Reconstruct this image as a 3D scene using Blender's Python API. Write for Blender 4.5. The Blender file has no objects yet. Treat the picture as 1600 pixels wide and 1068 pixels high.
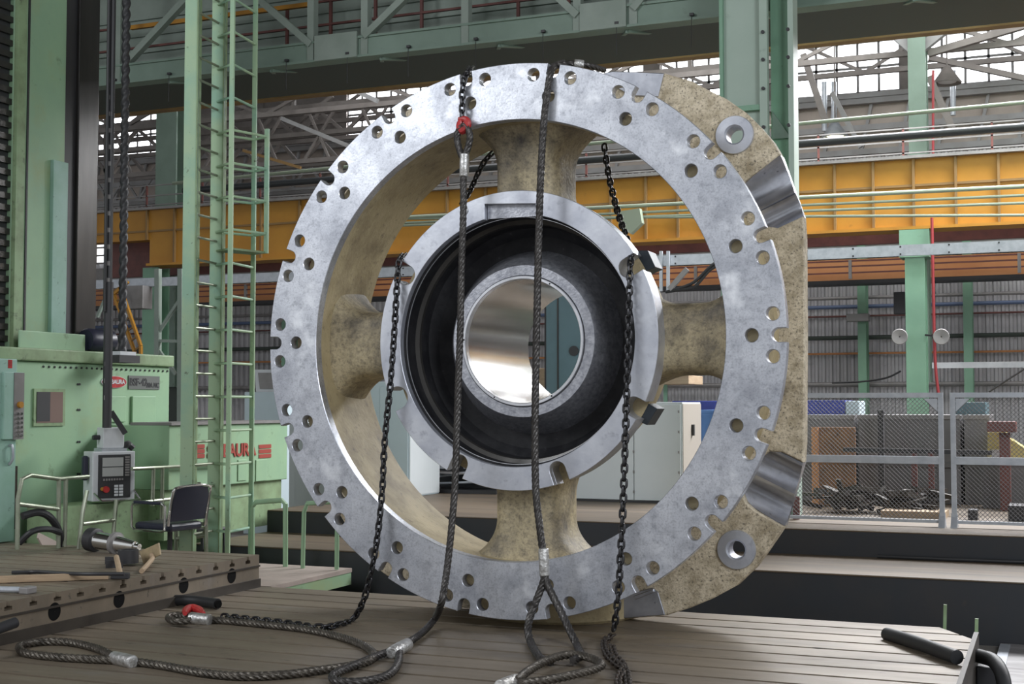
import bpy, bmesh, math, random
from math import sin, cos, pi, radians, atan2, hypot, sqrt
from mathutils import Vector, Matrix, Quaternion
random.seed(7)
SC = bpy.context.scene
COL = SC.collection

# ------------------------------------------------------------------ camera
F = 2100.0
YAW, PITCH = 0.39115, math.atan(2100 / 45000)
CAM = Vector((3.707, -8.913, 1.610))
cd = bpy.data.cameras.new('camera'); cam = bpy.data.objects.new('camera', cd); COL.objects.link(cam)
cam.location = CAM; cam.rotation_euler = (pi / 2 + PITCH, 0, YAW)
cd.sensor_width = 36; cd.lens = F / 1600 * 36; cd.clip_end = 300
SC.camera = cam

# ------------------------------------------------------------------ view, world, lights
SC.view_settings.view_transform = 'Standard'; SC.view_settings.look = 'None'
SC.view_settings.gamma = 1; SC.view_settings.exposure = 0.0
W = bpy.data.worlds.new('sky'); SC.world = W; W.use_nodes = True
nt = W.node_tree; bg = nt.nodes['Background']
bg.inputs[0].default_value = (0.93, 0.96, 1.0, 1); bg.inputs[1].default_value = 0.70

def area(name, loc, target, sx, sy, power, col=(1, 1, 1)):
    l = bpy.data.lights.new(name, 'AREA'); l.shape = 'RECTANGLE'; l.size = sx; l.size_y = sy
    l.energy = power; l.color = col
    o = bpy.data.objects.new(name, l); COL.objects.link(o); o.location = loc
    d = Vector(target) - Vector(loc); o.rotation_euler = d.to_track_quat('-Z', 'Y').to_euler()
    return o
area('back_sheen_fill', (5.5, 12.2, 8.8), (2.2, 0.0, 0), 12, 3, 4200, (0.96, 0.97, 1.0))  # added area lamp below the roof, standing in for back-window sheen on the plate
area('window_light_left', (-7, -9, 8.5), (0, 0, 2.2), 3.5, 3.5, 540, (0.93, 0.96, 1.0))
area('window_light_right', (10, -7, 7.5), (1.5, 0, 2.6), 4, 4, 760, (0.90, 0.94, 1.0))
area('clerestory_daylight', (-7, 24.6, 9.75), (-7, 0, 1.0), 48, 1.6, 5200, (0.97, 0.98, 1.0))
area('hall_fill', (2, 13.0, 9.9), (2, 16, 0), 24, 4, 1050, (0.98, 0.98, 1.0))  # added fill lamp under the closed roof, brightens back wall and trusses

# ------------------------------------------------------------------ geometry helpers
_c, _s, _cp, _sp = cos(YAW), sin(YAW), cos(PITCH), sin(PITCH)
def ray(px, py):
    u = (px - 800) / F; v = -(py - 534) / F
    dep = _cp - _sp * v; z = _sp + _cp * v
    return Vector((_c * u - _s * dep, _s * u + _c * dep, z))
def aty(px, py, y):
    r = ray(px, py); return CAM + r * ((y - CAM.y) / r.y)
def atx(px, py, x):
    r = ray(px, py); return CAM + r * ((x - CAM.x) / r.x)
def atz(px, py, z):
    r = ray(px, py); return CAM + r * ((z - CAM.z) / r.z)
V = Vector

class MB:
    def __init__(s): s.v = []; s.f = []
    def add(s, vs, fs):
        o = len(s.v); s.v += [V(p) for p in vs]; s.f += [[i + o for i in f] for f in fs]
    def hexa(s, p):  # 8 points: bottom quad, top quad
        s.add(p, [(3, 2, 1, 0), (4, 5, 6, 7), (0, 1, 5, 4), (1, 2, 6, 5), (2, 3, 7, 6), (3, 0, 4, 7)])
    def box(s, x0, x1, y0, y1, z0, z1):
        x0, x1 = sorted((x0, x1)); y0, y1 = sorted((y0, y1)); z0, z1 = sorted((z0, z1))
        s.hexa([(x0, y0, z0), (x1, y0, z0), (x1, y1, z0), (x0, y1, z0), (x0, y0, z1), (x1, y0, z1), (x1, y1, z1), (x0, y1, z1)])
    def beam(s, a, b, w, h, up=(0, 0, 1)):
        a, b = V(a), V(b); d = (b - a).normalized(); up = V(up)
        if abs(d.dot(up)) > .98: up = V((0, 1, 0))
        r = d.cross(up).normalized(); u = r.cross(d)
        r *= w / 2; u *= h / 2
        s.hexa([a - r - u, a + r - u, b + r - u, b - r - u, a - r + u, a + r + u, b + r + u, b - r + u])
    def ibeam(s, a, b, w, h, t, up=(0, 0, 1)):
        a, b = V(a), V(b); d = (b - a).normalized(); up = V(up)
        if abs(d.dot(up)) > .98: up = V((0, 1, 0))
        r = d.cross(up).normalized(); u = r.cross(d)
        s.beam(a + u * (h - t) / 2, b + u * (h - t) / 2, w, t, up); s.beam(a - u * (h - t) / 2, b - u * (h - t) / 2, w, t, up)
        s.beam(a, b, t, h - 2 * t, up)
    def prism(s, pts, off):  # planar polygon extruded by off
        n = len(pts); off = V(off); p = [V(q) for q in pts]
        s.add(p + [q + off for q in p], [tuple(range(n)), tuple(range(2 * n - 1, n - 1, -1))] + [(i, i + n, (i + 1) % n + n, (i + 1) % n) for i in range(n)])
    def frames(s, path, closed=False):
        n = len(path); T = []
        for i in range(n):
            a = path[(i - 1) % n] if (closed or i) else path[i]; b = path[(i + 1) % n] if (closed or i < n - 1) else path[i]
            d = b - a; T.append(d.normalized() if d.length > 1e-9 else V((0, 0, 1)))
        r = T[0].orthogonal().normalized(); R = []
        for t in T:
            r = (r - t * r.dot(t)); r = r.normalized() if r.length > 1e-6 else t.orthogonal().normalized(); R.append((r, t.cross(r)))
        return R
    def tube(s, path, r, n=10, closed=False, rad=None, lobes=0, twist=0, amp=0):
        path = [V(p) for p in path]; R = s.frames(path, closed); o = len(s.v); L = 0
        for i, p in enumerate(path):
            if i: L += (p - path[i - 1]).length
            rr = rad[i] if rad else r
            for k in range(n):
                a = 2 * pi * k / n
                q = rr * (1 + (amp * (abs(cos(lobes * (a - twist * L) / 2)) - .75) if lobes else 0))
                s.v.append(p + R[i][0] * (cos(a) * q) + R[i][1] * (sin(a) * q))
        m = len(path)
        for i in range(m if closed else m - 1):
            j = (i + 1) % m
            for k in range(n):
                s.f.append([o + i * n + k, o + i * n + (k + 1) % n, o + j * n + (k + 1) % n, o + j * n + k])
        if not closed:
            s.f.append([o + k for k in range(n)][::-1]); s.f.append([o + (m - 1) * n + k for k in range(n)])
    def cyl(s, a, b, r, n=20, r2=None):
        s.tube([a, b], r, n, rad=[r, r if r2 is None else r2])
    def lathe(s, prof, c, n=96, axis='y', closed=True):
        # prof: (radius, along) ; about axis through c
        o = len(s.v); m = len(prof); c = V(c)
        for k in range(n):
            a = 2 * pi * k / n
            for (r, h) in prof:
                s.v.append(c + (V((r * cos(a), h, r * sin(a))) if axis == 'y' else V((r * cos(a), r * sin(a), h)) if axis == 'z' else V((h, r * cos(a), r * sin(a)))))
        for k in range(n):
            q = (k + 1) % n
            for i in range(m if closed else m - 1):
                j = (i + 1) % m
                s.f.append([o + k * m + i, o + k * m + j, o + q * m + j, o + q * m + i])
    def loft(s, secs, cap=True):
        o = len(s.v); n = len(secs[0])
        for q in secs: s.v += [V(p) for p in q]
        for i in range(len(secs) - 1):
            for k in range(n):
                s.f.append([o + i * n + k, o + i * n + (k + 1) % n, o + (i + 1) * n + (k + 1) % n, o + (i + 1) * n + k])
        if cap:
            s.f.append([o + k for k in range(n)][::-1]); s.f.append([o + (len(secs) - 1) * n + k for k in range(n)])
    def build(s, name, m, parent=None, smooth=35, bevel=0, merge=False):
        off = origin(parent)
        me = bpy.data.meshes.new(name); me.from_pydata([p - off for p in s.v], [], s.f)
        return finish(name, me, m, parent, smooth, bevel)

def origin(parent):
    o = V((0, 0, 0))
    while parent is not None: o += V(parent.location); parent = parent.parent
    return o
def finish(name, me, m, parent=None, smooth=35, bevel=0):
    b = bmesh.new(); b.from_mesh(me); bmesh.ops.recalc_face_normals(b, faces=b.faces); b.to_mesh(me); b.free()
    if m: me.materials.append(m)
    if smooth: me.shade_smooth(); me.set_sharp_from_angle(angle=radians(smooth))
    o = bpy.data.objects.new(name, me); COL.objects.link(o)
    if parent: o.parent = parent
    if bevel:
        bv = o.modifiers.new('bevel', 'BEVEL'); bv.width = bevel; bv.segments = 2; bv.limit_method = 'ANGLE'; bv.angle_limit = radians(40)
    return o
def thing(name, label, cat, loc=(0, 0, 0), group=None):
    o = bpy.data.objects.new(name, None); COL.objects.link(o); o.location = loc
    o.empty_display_size = .1
    return tag(o, label, cat, group)
def tag(o, label, cat, group=None):
    o['label'] = label; o['category'] = cat
    if group: o['group'] = group
    return o
def struct(o): o['kind'] = 'structure'; return o
def stuff(o): o['kind'] = 'stuff'; return o
def circ(cx, cy, r, n=32, a0=0): return [(cx + r * cos(a0 + 2 * pi * k / n), cy + r * sin(a0 + 2 * pi * k / n)) for k in range(n)]
ZR = 2.08
def plate2d(name, loops, y0, y1, m, parent, bevel=0.0, zc=ZR):
    cu = bpy.data.curves.new(name, 'CURVE'); cu.dimensions = '2D'; cu.fill_mode = 'BOTH'
    cu.extrude = (y1 - y0) / 2 - bevel; cu.bevel_depth = bevel; cu.bevel_resolution = 0; cu.offset = -bevel
    for L in loops:
        sp = cu.splines.new('POLY'); sp.points.add(len(L) - 1); sp.use_cyclic_u = True
        for p, q in zip(sp.points, L): p.co = (q[0], q[1], 0, 1)
    t = bpy.data.objects.new('t', cu); COL.objects.link(t)
    dg = bpy.context.evaluated_depsgraph_get(); me = bpy.data.meshes.new_from_object(t.evaluated_get(dg))
    bpy.data.objects.remove(t); bpy.data.curves.remove(cu)
    off = origin(parent); ym = (y0 + y1) / 2
    for v in me.vertices: v.co = V((v.co.x, ym - v.co.z, v.co.y + zc)) - off
    b = bmesh.new(); b.from_mesh(me); bmesh.ops.remove_doubles(b, verts=b.verts, dist=1e-5); b.to_mesh(me); b.free()
    me.materials.clear(); me.name = name
    return finish(name, me, m, parent, 20)
def text(name, s, size, loc, right, up, m, parent, depth=.004, sx=1, bold=0.0):
    cu = bpy.data.curves.new(name, 'FONT'); cu.body = s; cu.size = size; cu.align_x = 'CENTER'; cu.align_y = 'CENTER'; cu.extrude = depth; cu.offset = bold
    t = bpy.data.objects.new('t', cu); COL.objects.link(t)
    dg = bpy.context.evaluated_depsgraph_get(); me = bpy.data.meshes.new_from_object(t.evaluated_get(dg))
    bpy.data.objects.remove(t); bpy.data.curves.remove(cu)
    r = V(right).normalized(); u = V(up).normalized(); n = r.cross(u); off = origin(parent)
    for v in me.vertices: v.co = V(loc) + r * v.co.x * sx + u * v.co.y + n * v.co.z - off
    me.materials.clear(); me.name = name
    return finish(name, me, m, parent, 0)
def smooth_path(pts, step):
    pts = [V(p) for p in pts]; out = []
    P = [pts[0] * 2 - pts[1]] + pts + [pts[-1] * 2 - pts[-2]]
    for i in range(1, len(P) - 2):
        a, b, c, d = P[i - 1:i + 3]
        for k in range(24):
            t = k / 24
            out.append(0.5 * ((2 * b) + (c - a) * t + (2 * a - 5 * b + 4 * c - d) * t * t + (3 * b - a - 3 * c + d) * t ** 3))
    out.append(pts[-1])
    res = [out[0]]; acc = 0
    for a, b in zip(out, out[1:]):
        L = (b - a).length; 
        while L > 1e-9 and acc + L >= step:
            a = a + (b - a) * ((step - acc) / L); res.append(a.copy()); L = (b - a).length; acc = 0
        acc += L
    return res

# ------------------------------------------------------------------ materials
def mat(name, col, rough=.5, metal=0, col2=None, scale=3, lo=.4, hi=.65, stretch=(1, 1, 1), dirt=None, dscale=8, dlo=.58, dhi=.72, bump=0, bscale=40, rough2=None, detail=6, spec=.5, coat=0):
    m = bpy.data.materials.new(name); m.use_nodes = True; n = m.node_tree; L = n.links; N = n.nodes
    p = N['Principled BSDF']; p.inputs['Metallic'].default_value = metal; p.inputs['Roughness'].default_value = rough
    p.inputs['Base Color'].default_value = (*col, 1); p.inputs['Specular IOR Level'].default_value = spec
    tc = N.new('ShaderNodeTexCoord'); mp = N.new('ShaderNodeMapping'); mp.inputs['Scale'].default_value = stretch
    L.new(tc.outputs['Object'], mp.inputs[0])
    out = None
    def ramp(sc, a, b, det=detail, vec=mp.outputs[0]):
        t = N.new('ShaderNodeTexNoise'); t.inputs['Scale'].default_value = sc; t.inputs['Detail'].default_value = det; t.inputs['Roughness'].default_value = .62
        L.new(vec, t.inputs['Vector'])
        r = N.new('ShaderNodeValToRGB'); r.color_ramp.elements[0].position = a; r.color_ramp.elements[1].position = b
        L.new(t.outputs[0], r.inputs[0]); return r.outputs[0]
    def mix(fac, a, b):
        x = N.new('ShaderNodeMix'); x.data_type = 'RGBA'; L.new(fac, x.inputs[0])
        for i, c in ((6, a), (7, b)):
            if isinstance(c, tuple): x.inputs[i].default_value = (*c, 1)
            else: L.new(c, x.inputs[i])
        return x.outputs[2]
    cur = col
    if col2:
        f = ramp(scale, lo, hi); cur = mix(f, cur, col2)
        if rough2 is not None:
            mr = N.new('ShaderNodeMapRange'); mr.inputs[3].default_value = rough; mr.inputs[4].default_value = rough2
            L.new(f, mr.inputs[0]); L.new(mr.outputs[0], p.inputs['Roughness'])
    for d in ([dirt] if dirt and not isinstance(dirt, list) else dirt or []):
        if len(d) == 3: d = (d, dscale, dlo, dhi)
        cur = mix(ramp(d[1], d[2], d[3], 9), cur, d[0])
    if not isinstance(cur, tuple): L.new(cur, p.inputs['Base Color'])
    if bump:
        t = N.new('ShaderNodeTexNoise'); t.inputs['Scale'].default_value = bscale; t.inputs['Detail'].default_value = 5; L.new(mp.outputs[0], t.inputs['Vector'])
        b = N.new('ShaderNodeBump'); b.inputs['Strength'].default_value = bump; b.inputs['Distance'].default_value = .02
        L.new(t.outputs[0], b.inputs['Height']); L.new(b.outputs[0], p.inputs['Normal'])
    return m
M = {}
M['face'] = mat('machined_steel', (.64, .66, .71), .36, .78, (.47, .49, .54), 2.2, .38, .62, dirt=[((.26, .27, .31), 5, .48, .84), ((.17, .18, .21), 26, .52, .95), ((.16, .17, .20), 75, .50, .92), ((.80, .82, .86), 3.1, .58, .72)], bump=.035, bscale=55, rough2=.50)
M['rim'] = mat('hub_rim_steel', (.62, .64, .69), .38, .75, (.46, .48, .54), 4, .35, .65, dirt=[((.30, .31, .36), 14, .58, .80)], bump=.06, bscale=22, rough2=.5)
M['boss'] = mat('rough_turned_steel', (.50, .51, .55), .42, .75, (.30, .31, .35), 30, .35, .65, dirt=[((.62, .64, .68), 9, .6, .72)], bump=.12, bscale=60)
M['bush'] = mat('bright_bush', (.74, .75, .78), .3, .7, (.6, .61, .64), 9)
M['pocket'] = mat('milled_steel', (.60, .62, .68), .22, .9, (.42, .44, .50), 6, .4, .7, dirt=[((.16, .16, .19), 26, .64, .72)])
M['bore'] = mat('polished_bore', (.64, .62, .60), .22, 1, (.54, .52, .50), 3, stretch=(1, .15, 8))
M['cream'] = mat('cream_primer', (.46, .38, .225), .62, 0, (.36, .29, .16), 2.6, .40, .66, dirt=[((.17, .13, .07), 3, .48, .78), ((.06, .05, .04), 17, .58, .80)], bump=.25, bscale=34)
M['creamspeck'] = mat('speckled_cream_primer', (.66, .575, .43), .66, 0, (.36, .30, .20), 9, .40, .66, dirt=[((.22, .18, .12), 46, .50, .80), ((.05, .045, .04), 62, .54, .72), ((.10, .08, .05), 4, .62, .80)], bump=.35, bscale=50)
M['spoke'] = mat('scuffed_cream_primer', (.50, .42, .265), .6, 0, (.33, .28, .18), 3, .4, .66, dirt=[((.085, .075, .065), 1.7, .45, .62), ((.04, .036, .032), 26, .48, .88), ((.05, .045, .04), 70, .50, .90)], bump=.4, bscale=28)
M['black'] = mat('black_paint', (.011, .011, .013), .6, 0, (.028, .028, .030), 5, .4, .7, dirt=[((.09, .09, .095), 20, .66, .80)], bump=.15, bscale=30, spec=.22)
M['hole'] = mat('painted_hole_shade', (.008, .008, .008), .9, spec=.1)  # near-black colour carries the shade inside holes that are not cut
M['bed'] = mat('oiled_cast_iron', (.225, .182, .13), .48, .25, (.15, .12, .086), 1.6, .36, .66, stretch=(.35, 1.5, 1), dirt=[((.20, .18, .16), 3, .56, .8), ((.035, .028, .022), 11, .62, .72)], bump=.03, bscale=30, rough2=.58, spec=1.0)
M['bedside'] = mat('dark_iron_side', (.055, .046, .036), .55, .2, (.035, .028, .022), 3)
M['ledge'] = mat('brown_iron_ledge', (.135, .10, .064), .55, .1, (.085, .063, .042), 1.6, stretch=(.2, 3, 1), dirt=[((.26, .22, .17), 4, .58, .8)])
M['riser'] = mat('blue_black_riser', (.022, .026, .032), .5, 0, (.030, .030, .032), 2, .4, .7, dirt=[((.06, .045, .035), 5, .66, .8)])
M['floor'] = mat('shop_floor', (.20, .19, .175), .55, 0, (.13, .12, .11), 1.5)
M['lowplate'] = mat('worn_floor_plate', (.36, .35, .35), .38, .3, (.16, .15, .15), 2.5, .4, .66, stretch=(.6, 3, 1))
M['rope'] = mat('wire_rope_steel', (.13, .115, .095), .42, .55, (.07, .062, .052), 12)
M['ropehang'] = mat('dark_wire_rope', (.085, .08, .076), .4, .5, (.05, .046, .044), 12)
M['ferrule'] = mat('dented_aluminium', (.60, .60, .59), .38, .7, (.36, .35, .33), 18, bump=.5, bscale=30)
M['chain'] = mat('blackened_chain', (.06, .06, .064), .28, .75, (.035, .034, .035), 15)
M['rust'] = mat('rusty_chain', (.05, .043, .038), .45, .5, (.075, .055, .04), 15)
M['red'] = mat('red_paint', (.50, .035, .035), .4, 0, (.30, .02, .02), 12)
M['redpipe'] = mat('dull_red_paint', (.28, .03, .035), .5)
M['letter'] = mat('faded_red_lettering', (.33, .055, .04), .5)
M['block'] = mat('blue_black_block', (.035, .045, .055), .45, .3, (.055, .065, .075), 8)
M['mint'] = mat('mint_machine_paint', (.285, .445, .275), .5, 0, (.25, .40, .26), 1.6, .4, .65, dirt=[((.09, .12, .06), 5, .62, .82), ((.30, .37, .19), 1.4, .52, .75)], bump=.03)
M['mintold'] = mat('worn_mint_paint', (.25, .36, .20), .55, 0, (.17, .23, .12), 3, .4, .66, dirt=[((.05, .055, .035), 9, .6, .75)])
M['mintblue'] = mat('blue_green_paint', (.30, .47, .40), .5, 0, (.25, .42, .33), 3, dirt=[((.10, .14, .11), 14, .62, .74)])
M['ladder'] = mat('ladder_green_paint', (.36, .50, .32), .5, 0, (.27, .45, .33), 1.2, .45, .6, dirt=[((.10, .12, .08), 18, .64, .75)])
M['pillar'] = mat('pale_sage_pillar_paint', (.36, .45, .385), .5, 0, (.32, .41, .345), .8, dirt=[((.2, .25, .21), 4, .64, .8)])
M['sage'] = mat('sage_green_steel', (.19, .265, .215), .5, 0, (.155, .22, .175), 1.2, dirt=[((.08, .10, .085), 6, .64, .8)])
M['paleg'] = mat('pale_green_steel', (.26, .31, .27), .5, 0, (.21, .26, .22), 2)
M['greencol'] = mat('green_column_paint', (.20, .36, .25), .5, 0, (.17, .32, .22), 1, dirt=[((.07, .13, .09), 5, .66, .8)])
M['darkg'] = mat('dark_green_shade', (.055, .07, .06), .6)
M['teal'] = mat('teal_blue_paint', (.10, .175, .20), .45, 0, (.085, .15, .17), 2)
M['yellow'] = mat('crane_yellow', (.47, .225, .024), .5, 0, (.40, .185, .02), 1.2, dirt=[((.24, .12, .02), 4, .64, .82)])
M['ochre'] = mat('ochre_beam', (.26, .155, .055), .55, 0, (.20, .12, .045), 1)
M['orange'] = mat('faded_orange', (.60, .27, .11), .55, 0, (.50, .21, .08), .8)
M['brown'] = mat('red_brown_steel', (.16, .055, .045), .55, 0, (.11, .04, .035), 4)
M['grey'] = mat('grey_steel', (.27, .26, .255), .5, .2, (.20, .19, .185), 2)
M['galv'] = mat('galvanised_steel', (.50, .53, .57), .4, .4, (.40, .43, .47), 8)
M['mesh'] = mat('mesh_wire', (.15, .15, .155), .45, .4)
M['truss'] = mat('dusty_roof_steel', (.25, .225, .21), .6, 0, (.17, .15, .14), 1.5)
M['trusslight'] = mat('pale_roof_steel', (.33, .33, .335), .6, 0, (.26, .255, .25), 1.5)
M['roofpanel'] = mat('beige_roof_panel', (.42, .36, .315), .6, 0, (.33, .285, .25), 1)
M['roof'] = mat('dark_roof', (.13, .115, .105), .7, 0, (.09, .08, .075), .8)
M['wall'] = mat('corrugated_sheet', (.50, .49, .50), .5, .1, (.38, .37, .38), .6, dirt=[((.16, .155, .16), 2, .6, .8)])
M['slate'] = mat('dark_slideway', (.036, .034, .032), .3, .4, (.055, .052, .048), 2, stretch=(3, 3, .4))
M['charcoal'] = mat('charcoal', (.03, .03, .033), .5)
M['navy'] = mat('navy_vinyl', (.018, .02, .038), .38)
M['chrome'] = mat('chrome', (.72, .72, .70), .14, 1)
M['tube'] = mat('bare_handrail_tube', (.30, .32, .25), .34, .55, (.22, .26, .18), 7)
M['white'] = mat('off_white_enamel', (.60, .62, .64), .45, 0, (.52, .54, .56), 4)
M['cab'] = mat('pale_grey_cabinet', (.62, .66, .67), .45, 0, (.58, .62, .63), 1)
M['cabblue'] = mat('pale_blue_cabinet', (.52, .62, .66), .45, 0, (.49, .585, .62), 1)
M['cabside'] = mat('warm_cabinet_side', (.40, .36, .31), .5)
M['screen'] = mat('unlit_screen', (.36, .37, .36), .2)
M['blue'] = mat('blue_sheet', (.045, .065, .33), .6, 0, (.03, .045, .22), 3)
M['bluebox'] = mat('blue_painted_steel', (.06, .15, .34), .5)
M['board'] = mat('rusty_board', (.27, .125, .055), .7, 0, (.17, .085, .045), 5, dirt=[((.07, .05, .04), 10, .6, .7)])
M['greybox'] = mat('grey_steel_bin', (.155, .15, .15), .55, .1, (.11, .105, .105), 1.5)
M['wood'] = mat('pale_timber', (.42, .31, .20), .7, 0, (.33, .235, .15), 3, stretch=(1, 1, 8))
M['paleyellow'] = mat('pale_yellow_paint', (.55, .47, .17), .5)
M['pink'] = mat('dusty_step_top', (.42, .35, .31), .6, 0, (.30, .25, .22), 2)
M['rubber'] = mat('black_rubber', (.022, .023, .025), .5)
M['plywood'] = mat('worn_scraper_blade', (.40, .31, .18), .55, 0, (.28, .22, .13), 9)
M['interior'] = mat('brown_recess_paint', (.17, .105, .085), .6)
M['plate'] = mat('etched_nameplate', (.16, .17, .16), .4, .3)
M['pipeg'] = mat('grey_green_pipe', (.24, .28, .21), .5)
M['bluepipe'] = mat('blue_pipe', (.10, .14, .24), .5)
M['darkpipe'] = mat('dark_pipe', (.03, .033, .036), .4)
M['concrete'] = mat('beige_concrete', (.36, .31, .26), .7)
def glass():
    m = bpy.data.materials.new('dusty_window_glass'); m.use_nodes = True; n = m.node_tree; N = n.nodes; N.remove(N['Principled BSDF'])
    t = N.new('ShaderNodeBsdfTransparent'); g = N.new('ShaderNodeBsdfGlossy'); g.inputs['Roughness'].default_value = .1
    tl = N.new('ShaderNodeBsdfTranslucent'); tl.inputs[0].default_value = (.9, .92, .95, 1)
    a = N.new('ShaderNodeMixShader'); a.inputs[0].default_value = .2; b = N.new('ShaderNodeMixShader'); b.inputs[0].default_value = .06
    n.links.new(t.outputs[0], a.inputs[1]); n.links.new(tl.outputs[0], a.inputs[2]); n.links.new(a.outputs[0], b.inputs[1]); n.links.new(g.outputs[0], b.inputs[2])
    n.links.new(b.outputs[0], N['Material Output'].inputs[0]); return m
M['glass'] = glass()

# ------------------------------------------------------------------ setting
def zrow(px, py, y): return aty(px, py, y).z
def xcol(px, y, py=400): return aty(px, py, y).x
b = MB(); b.box(-34, 18, -14, 25, -.5, -.4); struct(b.build('floor', M['floor'], smooth=0))
# back wall of vertical corrugated sheet
YW = 20.0; zA = zrow(1500, 236, YW)
b = MB(); prof = []; x = -34.0; k = 0
while x < 18:
    prof += [(x, YW), (x + .05, YW), (x + .075, YW - .05), (x + .125, YW - .05)]; x += .15
n = len(prof)
b.add([(p[0], p[1], -.4) for p in prof] + [(p[0], p[1], zA) for p in prof], [(i, i + 1, n + i + 1, n + i) for i in range(n - 1)])
b.box(-34, 18, YW + .02, YW + .1, -.4, zA)
struct(b.build('wall_back', M['wall'], smooth=0))
YG = 24.0; Z1 = zrow(1400, 142, YG); Z2 = zrow(1400, 58, YG)
ZU = zrow(1400, 142, YW)
b = MB(); b.box(-34, 18, YW + .12, YW + .2, zA, ZU); struct(b.build('wall_upper', M['roofpanel'], smooth=0))
b = MB()
for k in range(66): xx = -33.8 + k * .78; b.beam((xx, YW + .08, zA), (xx + .3, YW + .08, ZU), .06, .08, (0, 1, 0))
for z in (zA + .06, zA + (ZU - zA) * .42, ZU - .22): b.box(-34, 18, YW - .06, YW + .1, z, z + .12)
b.box(-34, 18, YW - .1, YW + .15, ZU - .1, ZU)
struct(b.build('trim_1', M['trusslight'], smooth=0))
b = MB(); b.hexa([(-34, YW + .21, ZU - .1), (18, YW + .21, ZU - .1), (18, YG, Z1 - .1), (-34, YG, Z1 - .1), (-34, YW + .21, ZU - .05), (18, YW + .21, ZU - .05), (18, YG, Z1 - .05), (-34, YG, Z1 - .05)]); struct(b.build('ceiling_low', M['roof'], smooth=0))
b = MB(); b.box(-34, 18, -14, YG + .5, Z2 + .35, Z2 + .5)
for yy in (12, 14, 16, 18, 20, 22): b.box(-34, 18, yy, yy + .12, Z2 + .15, Z2 + .35)
for k in range(34): b.box(-33.5 + k * 1.55, -33.38 + k * 1.55, 10, YG, Z2 + .2, Z2 + .35)
struct(b.build('ceiling', M['roof'], smooth=0))
b = MB(); b.box(-34, 18, YG, YG + .2, Z2, Z2 + .4); b.box(-34, 18, YG, YG + .2, Z1 - .25, Z1)
wx = [-34, -30, xcol(120, YG), xcol(262, YG), xcol(400, YG), xcol(530, YG), xcol(690, YG), xcol(850, YG), xcol(1020, YG), xcol(1200, YG), xcol(1425, YG), xcol(1680, YG), 18]
for q in wx: b.box(q - .22, q + .22, YG - .02, YG + .2, Z1, Z2)
struct(b.build('wall_clerestory', M['truss'], smooth=0))
for i in range(len(wx) - 1):
    if i in (0, 3, 4):
        g = MB(); g.box(wx[i], wx[i + 1], YG + .02, YG + .12, Z1, Z2); struct(g.build('wall_panel', M['truss'], smooth=0)); continue
    w = bpy.data.objects.new('window_%d' % (i + 1), None); COL.objects.link(w); w.location = ((wx[i] + wx[i + 1]) / 2, YG + .1, Z1); struct(w)
    g = MB(); g.box(wx[i] + .22, wx[i + 1] - .22, YG + .09, YG + .10, Z1, Z2); g.build('pane', M['glass'], w, 0)
    g = MB(); n = 6
    for k in range(n + 1):
        xx = wx[i] + .22 + (wx[i + 1] - wx[i] - .44) * k / n; g.box(xx - .03, xx + .03, YG + .05, YG + .13, Z1, Z2)
    for zz in (Z1 + .03, (Z1 + Z2) / 2, Z2 - .03): g.box(wx[i] + .22, wx[i + 1] - .22, YG + .05, YG + .13, zz - .03, zz + .03)
    g.build('window_frame', M['trusslight'], w, 0)
# low window far left under the crane girder
w = bpy.data.objects.new('window_20', None); COL.objects.link(w); a = aty(152, 412, 19.9); q = aty(233, 371, 19.9); w.location = a; struct(w)
g = MB(); g.box(a.x, q.x, 19.86, 19.88, a.z, q.z); 
mw = bpy.data.materials.new('daylit_window'); mw.use_nodes = True; e = mw.node_tree.nodes['Principled BSDF']; e.inputs['Base Color'].default_value = (.8, .85, .9, 1)
e.inputs['Emission Color'].default_value = (.95, .98, 1, 1); e.inputs['Emission Strength'].default_value = 1.6
g.build('pane', mw, w, 0); g = MB()
for k in range(6): xx = a.x + (q.x - a.x) * k / 5; g.box(xx - .02, xx + .02, 19.8, 19.86, a.z, q.z)
for k in range(4): zz = a.z + (q.z - a.z) * k / 3; g.box(a.x, q.x, 19.8, 19.86, zz - .02, zz + .02)
g.build('window_frame', M['truss'], w, 0)

# ------------------------------------------------------------------ cast iron bed plates
YB = atz(1060, 955, 0).y; XR = atz(1525, 1000, 0).x; XC = atz(1468, 980, 0).x; YC = atz(1525, 1000, 0).y
plate = thing('floor_plate', 'big brown slotted cast iron floor plate under the steel ring', 'plate', (0, 0, 0))
b = MB(); P = .30; g_ = .040; y = YB; k = 0
def xr(yy): return XR if yy <= YC else XR + (XC - XR) * (yy - YC) / (YB - YC)
while y > -9:
    y0, y1 = y - P + g_, y
    ps = [(-9.5, y0, -.06), (xr(y0), y0, -.06)]
    if y0 < YC < y1: ps.append((XR, YC, -.06))
    ps += [(xr(y1), y1, -.06), (-9.5, y1, -.06)]
    b.prism(ps, (0, 0, .06)); y -= P
o = b.build('slotted_top', M['bed'], plate, 0)
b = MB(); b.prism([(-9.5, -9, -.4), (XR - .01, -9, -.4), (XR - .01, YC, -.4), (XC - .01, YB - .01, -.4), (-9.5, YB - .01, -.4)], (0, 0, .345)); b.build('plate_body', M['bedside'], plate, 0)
c = atz(405, 866, .284); XL, YL, ZL = c.x, c.y, .284
rp = thing('raised_plate', 'smaller slotted iron plate raised on the left with tools lying on top', 'plate', (XL, YL, 0))
prof = [(YL, 0.0)]; y = YL
prof = [(YL, ZL)]
n = 0; y = YL - .16
while y > -6.5:
    prof += [(y, ZL), (y, ZL - .035), (y + .02, ZL - .035), (y + .02, ZL - .062), (y - .054, ZL - .062), (y - .054, ZL - .035), (y - .036, ZL - .035), (y - .036, ZL)]
    y -= .24
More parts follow.
